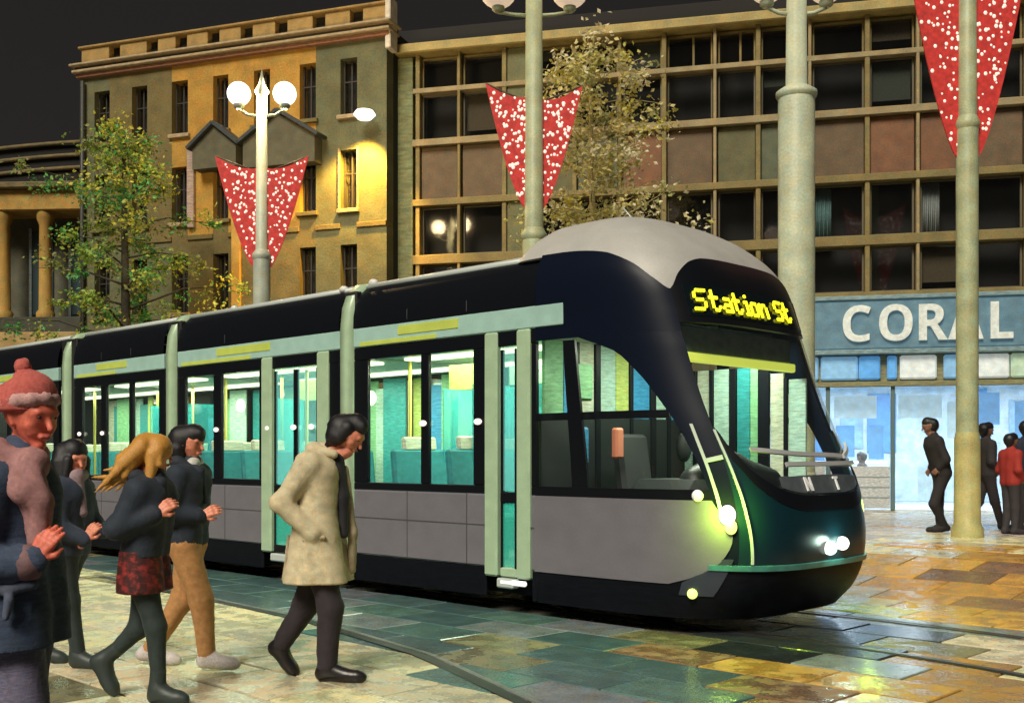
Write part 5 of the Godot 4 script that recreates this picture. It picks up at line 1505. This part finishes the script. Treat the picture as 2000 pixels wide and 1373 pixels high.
	span("cab_floor", Vector3(CAB, 0.36, -1.2), Vector3(1.3, 0.42, 1.2), mt("dash_black", Color.BLACK), t, 0.0)
	span("cab_ceiling", Vector3(CAB, 2.72, -1.0), Vector3(0.82, 2.76, 1.0), mt("cab_lining", Color(0.05, 0.06, 0.07), 0.6), t, 0.0)
	span("sun_blind", Vector3(1.02, 2.46, -0.98), Vector3(1.05, 2.70, 0.98), mt("blind_slate", Color(0.10, 0.14, 0.18), 0.6, {"tex": "mottle", "scale": 1.5}), t, 0.01)
	span("cab_light_strip", Vector3(1.03, 2.37, -1.02), Vector3(1.09, 2.455, 1.02), mt("cab_strip_glow", Color(0.6, 0.68, 0.1), 0.5, {"glow": 0.35, "glow_color": Color(0.62, 0.72, 0.10)}), t, 0.012)
	area(t, "cab_light", Vector3(0.6, 2.70, 0), Basis(Vector3(1, 0, 0), -PI / 2), Vector2(0.3, 1.8), Color(0.95, 1.0, 0.88), 2.6)
	# bulkhead behind the driver: upright panels, dark posts
	var z := -1.16
	n = 0
	for w in [0.26, 0.07, 0.20, 0.10, 0.30, 0.06, 0.22, 0.26, 0.09, 0.24, 0.05, 0.18, 0.28]:
		var k: int = [3, -1, 5, -1, 3, -1, 4, 5, -1, 2, -1, 3, 0][n]  # blue panels put the glints of the cab glass into the colour
		span("bulkhead_panel", Vector3(CAB - 0.06, 1.6 + 0.16 * (n % 3) if k >= 0 else 0.42, z), Vector3(CAB - (0.02 if k >= 0 else 0.0), 2.66, z + w - 0.005), ins[k] if k >= 0 else black, t, 0.006)
		z += w
		n += 1
	var xx := -0.28
	n = 0
	for w in [0.12, 0.05, 0.16, 0.05, 0.2, 0.09, 0.16, 0.10, 0.14, 0.16, 0.05, 0.20]:
		var k: int = [5, -1, 2, -1, 5, -1, 1, 0, -1, 2, -1, 5][n]
		span("cab_wall_panel", Vector3(xx, 1.0, -1.06 - (0.0 if k >= 0 else -0.02)), Vector3(xx + w - 0.005, 2.45 - 0.32 * maxf(0.0, xx - 0.55), -1.03 - (0.0 if k >= 0 else -0.02)), ins[k] if k >= 0 else black, t, 0.005)
		xx += w
		n += 1
	span("bulkhead_base", Vector3(CAB - 0.07, 0.42, -1.2), Vector3(CAB - 0.012, 1.92, 1.2), mt("dash_black", Color.BLACK), t, 0.0)
	for q in [[-0.05, 1.45, 0.98, 0.10, 0.35, 0.18, 3], [-0.05, 2.05, 0.92, 0.10, 0.34, 0.3, 0], [0.2, 2.0, -0.4, 0.06, 0.4, 0.3, 3], [0.05, 1.5, 0.55, 0.08, 0.3, 0.12, 6]]:
		span("cab_locker", Vector3(q[0], q[1], q[2]), Vector3(q[0] + q[3], q[1] + q[4], q[2] + q[5]), ins[q[6]], t, 0.02)
	var ds := pieces("driver_seat", box(Vector3(0.48, 0.12, 0.5), 0.04), mt("seat_dark", Color(0.015, 0.017, 0.02), 0.7), t, Vector3(0.25, 0.95, 0.25))
	pieces("backrest", box(Vector3(0.13, 0.75, 0.48), 0.05), mt("seat_dark", Color.BLACK), ds, Vector3(-0.25, 0.42, 0), Basis(Vector3(0, 0, 1), 0.15))
	pieces("pedestal", box(Vector3(0.3, 0.46, 0.3), 0.03), mt("seat_dark", Color.BLACK), ds, Vector3(0, -0.29, 0))
	for q in [[0.05, 1.62, -0.55], [0.05, 1.60, -0.85]]:  # dark ovals added for the reflections of people in the windscreen
		pieces("headrest", ball(0.12, 14), mt("seat_dark", Color.BLACK), t, Vector3(q[0], q[1], q[2]), Basis.from_scale(Vector3(0.6, 1.35, 0.85)))
	# ---- lamps on the nose
	var hot := mt("headlamp_glow", Color(0.9, 0.93, 0.85), 0.3, {"glow": 0.9, "glow_color": Color(0.97, 1.0, 0.9)})
	var limeglow := mt("lime_lamp_glow", Color(0.7, 0.85, 0.2), 0.3, {"glow": 0.6, "glow_color": Color(0.75, 0.92, 0.22)})
	for s in [1.0, -1.0]:
		for q in [[44.5, 1.03, 0.085, hot], [43.6, 0.93, 0.062, limeglow]]:
			var ps := shell(s * q[0], q[1])
			var nn := shell_out(s * q[0], q[1])
			pieces("headlamp", ball(q[2], 16), q[3], t, ps + nn * 0.02, Basis.from_scale(Vector3(0.8, 1.0, 0.9)))
		var hp := shell(s * 44.5, 1.03) + shell_out(s * 44.5, 1.03) * 0.16
		omni(t, "headlamp_light", hp, Color(0.80, 1.0, 0.25), 0.30, 0.07)
		var fp := shell(s * 56.0, 0.36)
		pieces("marker_lamp", ball(0.045, 12), limeglow, t, fp + shell_out(s * 56.0, 0.36) * 0.02)
		var gp := shell(s * 55.0, 1.19)
		pieces("marker_lamp", ball(0.05, 12), mt("marker_white", Color(0.7, 0.66, 0.64), 0.4, {"glow": 0.2}), t, gp + shell_out(s * 55.0, 1.19) * 0.02)
	for q in [0.10, -0.12]:
		var ph := rad_to_deg(asin(pow(absf(q) / HW, 2.0))) * signf(q)
		var nn := shell_out(ph, 0.73)
		pieces("front_lamp", ball(0.062, 14), hot, t, shell(ph, 0.72 + (0.03 if q < 0 else 0.0)) + nn * 0.02)
	omni(t, "front_lamp_light", shell(0.0, 0.74) + Vector3(0.11, 0.02, 0), Color(0.85, 1.0, 0.92), 0.06, 0.06)
	# white fittings on the roof edge
	for q in [[-0.12, 3.47, 1.10, 0.06], [-3.1, 3.50, 1.06, 0.05], [-3.6, 3.47, 1.1, 0.05], [-6.0, 3.48, 1.08, 0.04], [0.45, 3.70, -0.62, 0.04]]:
		pieces("roof_fitting", ball(q[3], 12), mt("fitting_white", Color(0.66, 0.66, 0.66), 0.4), t, Vector3(q[0], q[1], q[2]), Basis.from_scale(Vector3(1.4, 0.9, 1)))
	# cable mast on the roof
	obj("roof_mast", tube([Vector3(-0.2, 3.9, -0.1), Vector3(-0.4, 4.12, -0.1)], [0.012, 0.008], 6), chrome, t)
	# light on the step
	pieces("step_lamp", box(Vector3(0.34, 0.05, 0.05), 0.015), mt("step_glow", Color(0.8, 0.8, 0.78), 0.4, {"glow": 0.4}), t, Vector3(-0.62, 0.30, HW + 0.03))
	# wheels half hidden by the skirts
	for q in [-2.2, -0.4, -8.2, -9.6]:
		for s in [1.0, -1.0]:
			pieces("wheel", lathe([Vector2(0.0, -0.06), Vector2(0.28, -0.06), Vector2(0.30, -0.04), Vector2(0.30, 0.06), Vector2(0.0, 0.06)], 20), skirt, t, Vector3(q, 0.31, 0.72 * s), Basis(Vector3(1, 0, 0), PI / 2))

func make_dots(parent: Node3D, led: Material) -> void:
	# «Station St» in a five by seven matrix
	var glyph := {"S": ["01111", "10000", "10000", "01110", "00001", "00001", "11110"], "t": ["01000", "01000", "11110", "01000", "01000", "01001", "00110"], "a": ["00000", "00000", "01110", "00001", "01111", "10001", "01111"], "i": ["00100", "00000", "01100", "00100", "00100", "00100", "01110"], "o": ["00000", "00000", "01110", "10001", "10001", "10001", "01110"], "n": ["00000", "00000", "10110", "11001", "10001", "10001", "10001"], " ": ["00000", "00000", "00000", "00000", "00000", "00000", "00000"]}
	var word := "Station St"
	var pitch := 0.0275
	var z := 0.85
	for ch in word:
		var st := begin(true)
		var any := false
		for r in 7:
			for c in 5:
				if glyph[ch][r][c] == "1":
					any = true
					add_box(st, Vector3(0.0262, 0.0295, 0.02), Transform3D(Basis(), Vector3((c - 2) * pitch, (3 - r) * 0.0298, 0)), 0.004)
		if any:
			var ph := rad_to_deg(asin(pow(absf(z) / HW, 2.0))) * signf(z)
			var bz := shell_out(ph, 2.90)
			var bx := Vector3.UP.cross(bz).normalized()
			pieces("led_letter", done(st), led, parent, shell(ph, 2.90) + bz * 0.022, Basis(bx, bz.cross(bx), bz))
		z -= pitch * (4.4 if ch == "i" or ch == " " else 5.7)

# ---------------------------------------------------------------- street furniture
func lamp_post(label: String, at: Vector3, tall: float, r: float, globe_y: float, spread: float, globe_r: float, energy: float, glow: float, o := {}) -> void:
	var t := thing("street_lamp", label, "street lamp", at, o.get("turn", 0.0), "lamp posts of the square")
	var paint: Material = o.get("paint", mt("post_paint", Color(0.36, 0.40, 0.26), 0.5, {"tex": "streak", "scale": 0.5}))
	var mid: float = o.get("step", tall * 0.45)
	var r2: float = o.get("r2", r * 1.25)
	obj("pole", lathe([Vector2(r2 * 1.0, 0.0), Vector2(r2, mid - 0.08), Vector2(r2 * 0.9, mid), Vector2(r, mid + 0.06), Vector2(r * 0.85, tall), Vector2(0.0, tall + 0.02)], 22), paint, t)
	obj("base", lathe([Vector2(r2 * 1.45, 0.0), Vector2(r2 * 1.45, 0.12), Vector2(r2 * 1.2, 0.2), Vector2(r2 * 1.15, o.get("foot", 0.9)), Vector2(r2 * 1.02, o.get("foot", 0.9) + 0.1)], 22), o.get("foot_paint", paint), t)
	obj("collar", lathe([Vector2(r2 * 1.0, mid - 0.1), Vector2(r2 * 1.12, mid - 0.06), Vector2(r2 * 1.12, mid), Vector2(r * 1.0, mid + 0.09)], 22), paint, t)
	obj("finial", lathe([Vector2(r * 0.9, tall), Vector2(r * 1.2, tall + 0.05), Vector2(r * 0.5, tall + 0.2), Vector2(0.0, tall + 0.5)], 14), paint, t)
	var gm := mt("globe_%s" % str(glow), Color(0.85, 0.82, 0.76), 0.4, {"glow": glow, "glow_color": o.get("tint", Color(1.0, 0.94, 0.88))})
	for s in [-1.0, 1.0]:
		obj("arm", tube([Vector3(s * r * 0.7, globe_y - 0.42, 0), Vector3(s * spread * 0.6, globe_y - 0.40, 0), Vector3(s * spread, globe_y - globe_r - 0.06, 0)], [0.035, 0.03, 0.03], 8), paint, t)
		obj("globe_holder", lathe([Vector2(0.05, -0.07), Vector2(0.10, -0.03), Vector2(0.10, 0.03)], 14), paint, t, Vector3(s * spread, globe_y - globe_r, 0))
		obj("lamp_globe", ball(globe_r, 24), gm, t, Vector3(s * spread, globe_y, 0))
		omni(t, "globe_light", Vector3(s * spread, globe_y, 0), o.get("light", Color(1.0, 0.86, 0.62)), energy, globe_r * 0.7)

func banner(label: String, at: Vector3, turn: float, half_w: float, h: float, r: float, tilt: float) -> void:
	# two red wings that make a pointed heart about the post; origin at the lower tip
	var t := thing("banner", label, "banner", at, turn, "red banners on the lamp posts")
	var red := mt("banner_red", Color(0.66, 0.04, 0.035), 0.65, {"tex": "mottle", "scale": 1.4, "rim": 0.3, "back": Color(0.30, 0.02, 0.015)})
	for s in [-1.0, 1.0]:
		var pts := PackedVector2Array()
		var n := 14
		for i in n + 1:      # outer edge from the tip up, slightly bowed
			var a := float(i) / n
			pts.append(Vector2(s * (r * 0.5 + (half_w - r * 0.5) * pow(a, 0.66)), h * a * (1.0 + tilt * s)))
		for i in range(1, 7):  # hollow top edge back to the post
			var a := float(i) / 6
			pts.append(Vector2(s * lerpf(half_w, r * 0.5, a), h * (1.0 + tilt * s) - h * 0.11 * sin(a * PI * 0.62)))
		obj("wing", extrude(pts, 0.025), red, t)
		obj("banner_arm", tube([Vector3(s * r * 0.4, h * 0.86, -0.03), Vector3(s * half_w, h * (1.0 + tilt * s) + 0.01, -0.03)], [0.014, 0.012], 6), mt("arm_dark", Color(0.08, 0.06, 0.05), 0.5), t)
	var st := begin()
	for i in 230:
		var a := sqrt(rng.randf()) * 0.98
		var s := -1.0 if rng.randf() < 0.5 else 1.0
		var wmax := r * 0.5 + (half_w - r * 0.5) * pow(a, 0.66)
		var xx := lerpf(r * 0.6, wmax * 0.95, rng.randf())
		var yy := h * a * (1.0 + tilt * s)
		if yy > h * (1.0 + tilt * s) - h * 0.105 * sin(clampf((half_w - xx) / half_w, 0, 1) * PI * 0.62) - 0.03:
			continue
		var rr := rng.randf_range(0.014, 0.030)
		for z in [-1.0, 1.0]:
			var c := Vector3(s * xx, yy, z * 0.014)
			var q := []
			for k in 6:
				q.append(c + Vector3(cos(k * TAU / 6) * rr, sin(k * TAU / 6) * rr * 1.15, 0))
			var tip := c + Vector3(0, 0, z * rr * 0.7)
			for k in 6:
				face(st, [q[k], q[(k + 1) % 6], tip], Vector3(0, 0, z))
	var o := obj("fairy_lights", done(st), mt("fairy_glow", Color(0.8, 0.72, 0.66), 0.4, {"glow": 0.2, "glow_color": Color(0.9, 0.78, 0.68)}), t)
	o.set_meta("kind", "stuff")

# ---------------------------------------------------------------- trees
func tree(label: String, at: Vector3, tall: float, clear: float, spread: float, leaves: int, cols: Array, trunk_r: float, shape: float, seed_: int, leaf := 0.10, bark := Color(0.10, 0.075, 0.045)) -> void:
	rng.seed = seed_
	var t := thing("tree", label, "tree", at)
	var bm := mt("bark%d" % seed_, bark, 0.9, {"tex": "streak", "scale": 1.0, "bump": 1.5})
	var st := begin()
	var lean := Vector3(rng.randf_range(-0.1, 0.1), 0, 0)
	var spine := []
	var rad := []
	for i in 9:
		var a := i / 8.0
		spine.append(Vector3(sin(a * 5.0) * 0.06, tall * 0.97 * a, cos(a * 4.0) * 0.05) + lean * a)
		rad.append(trunk_r * (1.0 - 0.9 * a) + 0.012)
	add_tube(st, spine, rad, 9)
	obj("trunk", done(st), bm, t)
	var br := begin()
	var clumps := []
	for i in 34:
		var a := lerpf(clear / tall, 0.96, pow(i / 33.0, 0.9))
		var base: Vector3 = spine[0].lerp(spine[8], a)
		var ang := i * 2.4 + rng.randf() * 0.8
		var reach := spread * pow(1.0 - (a - clear / tall) / (1.0 - clear / tall) * 0.88, shape) * rng.randf_range(0.42, 1.2)
		var end := base + Vector3(cos(ang) * reach, reach * rng.randf_range(0.02, 0.4), sin(ang) * reach)
		var mid := base.lerp(end, 0.5) + Vector3(0, reach * 0.08, 0)
		add_tube(br, [base, mid, end], [trunk_r * 0.32 * (1.1 - a), trunk_r * 0.18 * (1.1 - a) + 0.004, 0.006], 5, false)
		for k in 5:
			var q := lerpf(0.35, 1.0, k / 4.0)
			clumps.append([base.lerp(end, q) + Vector3(rng.randfn() * 0.12, rng.randfn() * 0.12, rng.randfn() * 0.12), rng.randf_range(0.16, 0.42) * (0.6 + spread * 0.18), rng.randi() % cols.size()])
	obj("limbs", done(br), bm, t)
	# foliage, one mesh for each tone
	var sts := []
	for c in cols:
		sts.append(begin(true))
	for i in leaves:
		var c: Array = clumps[rng.randi() % clumps.size()]
		var p: Vector3 = c[0] + Vector3(rng.randfn(), rng.randfn() * 0.7, rng.randfn()) * c[1] * 0.46
		var d := Vector3(rng.randfn(), rng.randfn() * 0.6 - 0.3, rng.randfn()).normalized()
		var s := d.cross(Vector3(rng.randfn(), rng.randfn(), rng.randfn())).normalized()
		var u := s.cross(d)
		var l := leaf * rng.randf_range(0.6, 1.3)
		var k: int = c[2] if rng.randf() < 0.7 else rng.randi() % cols.size()
		var q: SurfaceTool = sts[k]
		var tip := p + d * l
		var m := p + d * l * 0.5
		face(q, [p, m + s * l * 0.32 + u * l * 0.10, tip], u)
		face(q, [p, tip, m - s * l * 0.32 + u * l * 0.10], u)
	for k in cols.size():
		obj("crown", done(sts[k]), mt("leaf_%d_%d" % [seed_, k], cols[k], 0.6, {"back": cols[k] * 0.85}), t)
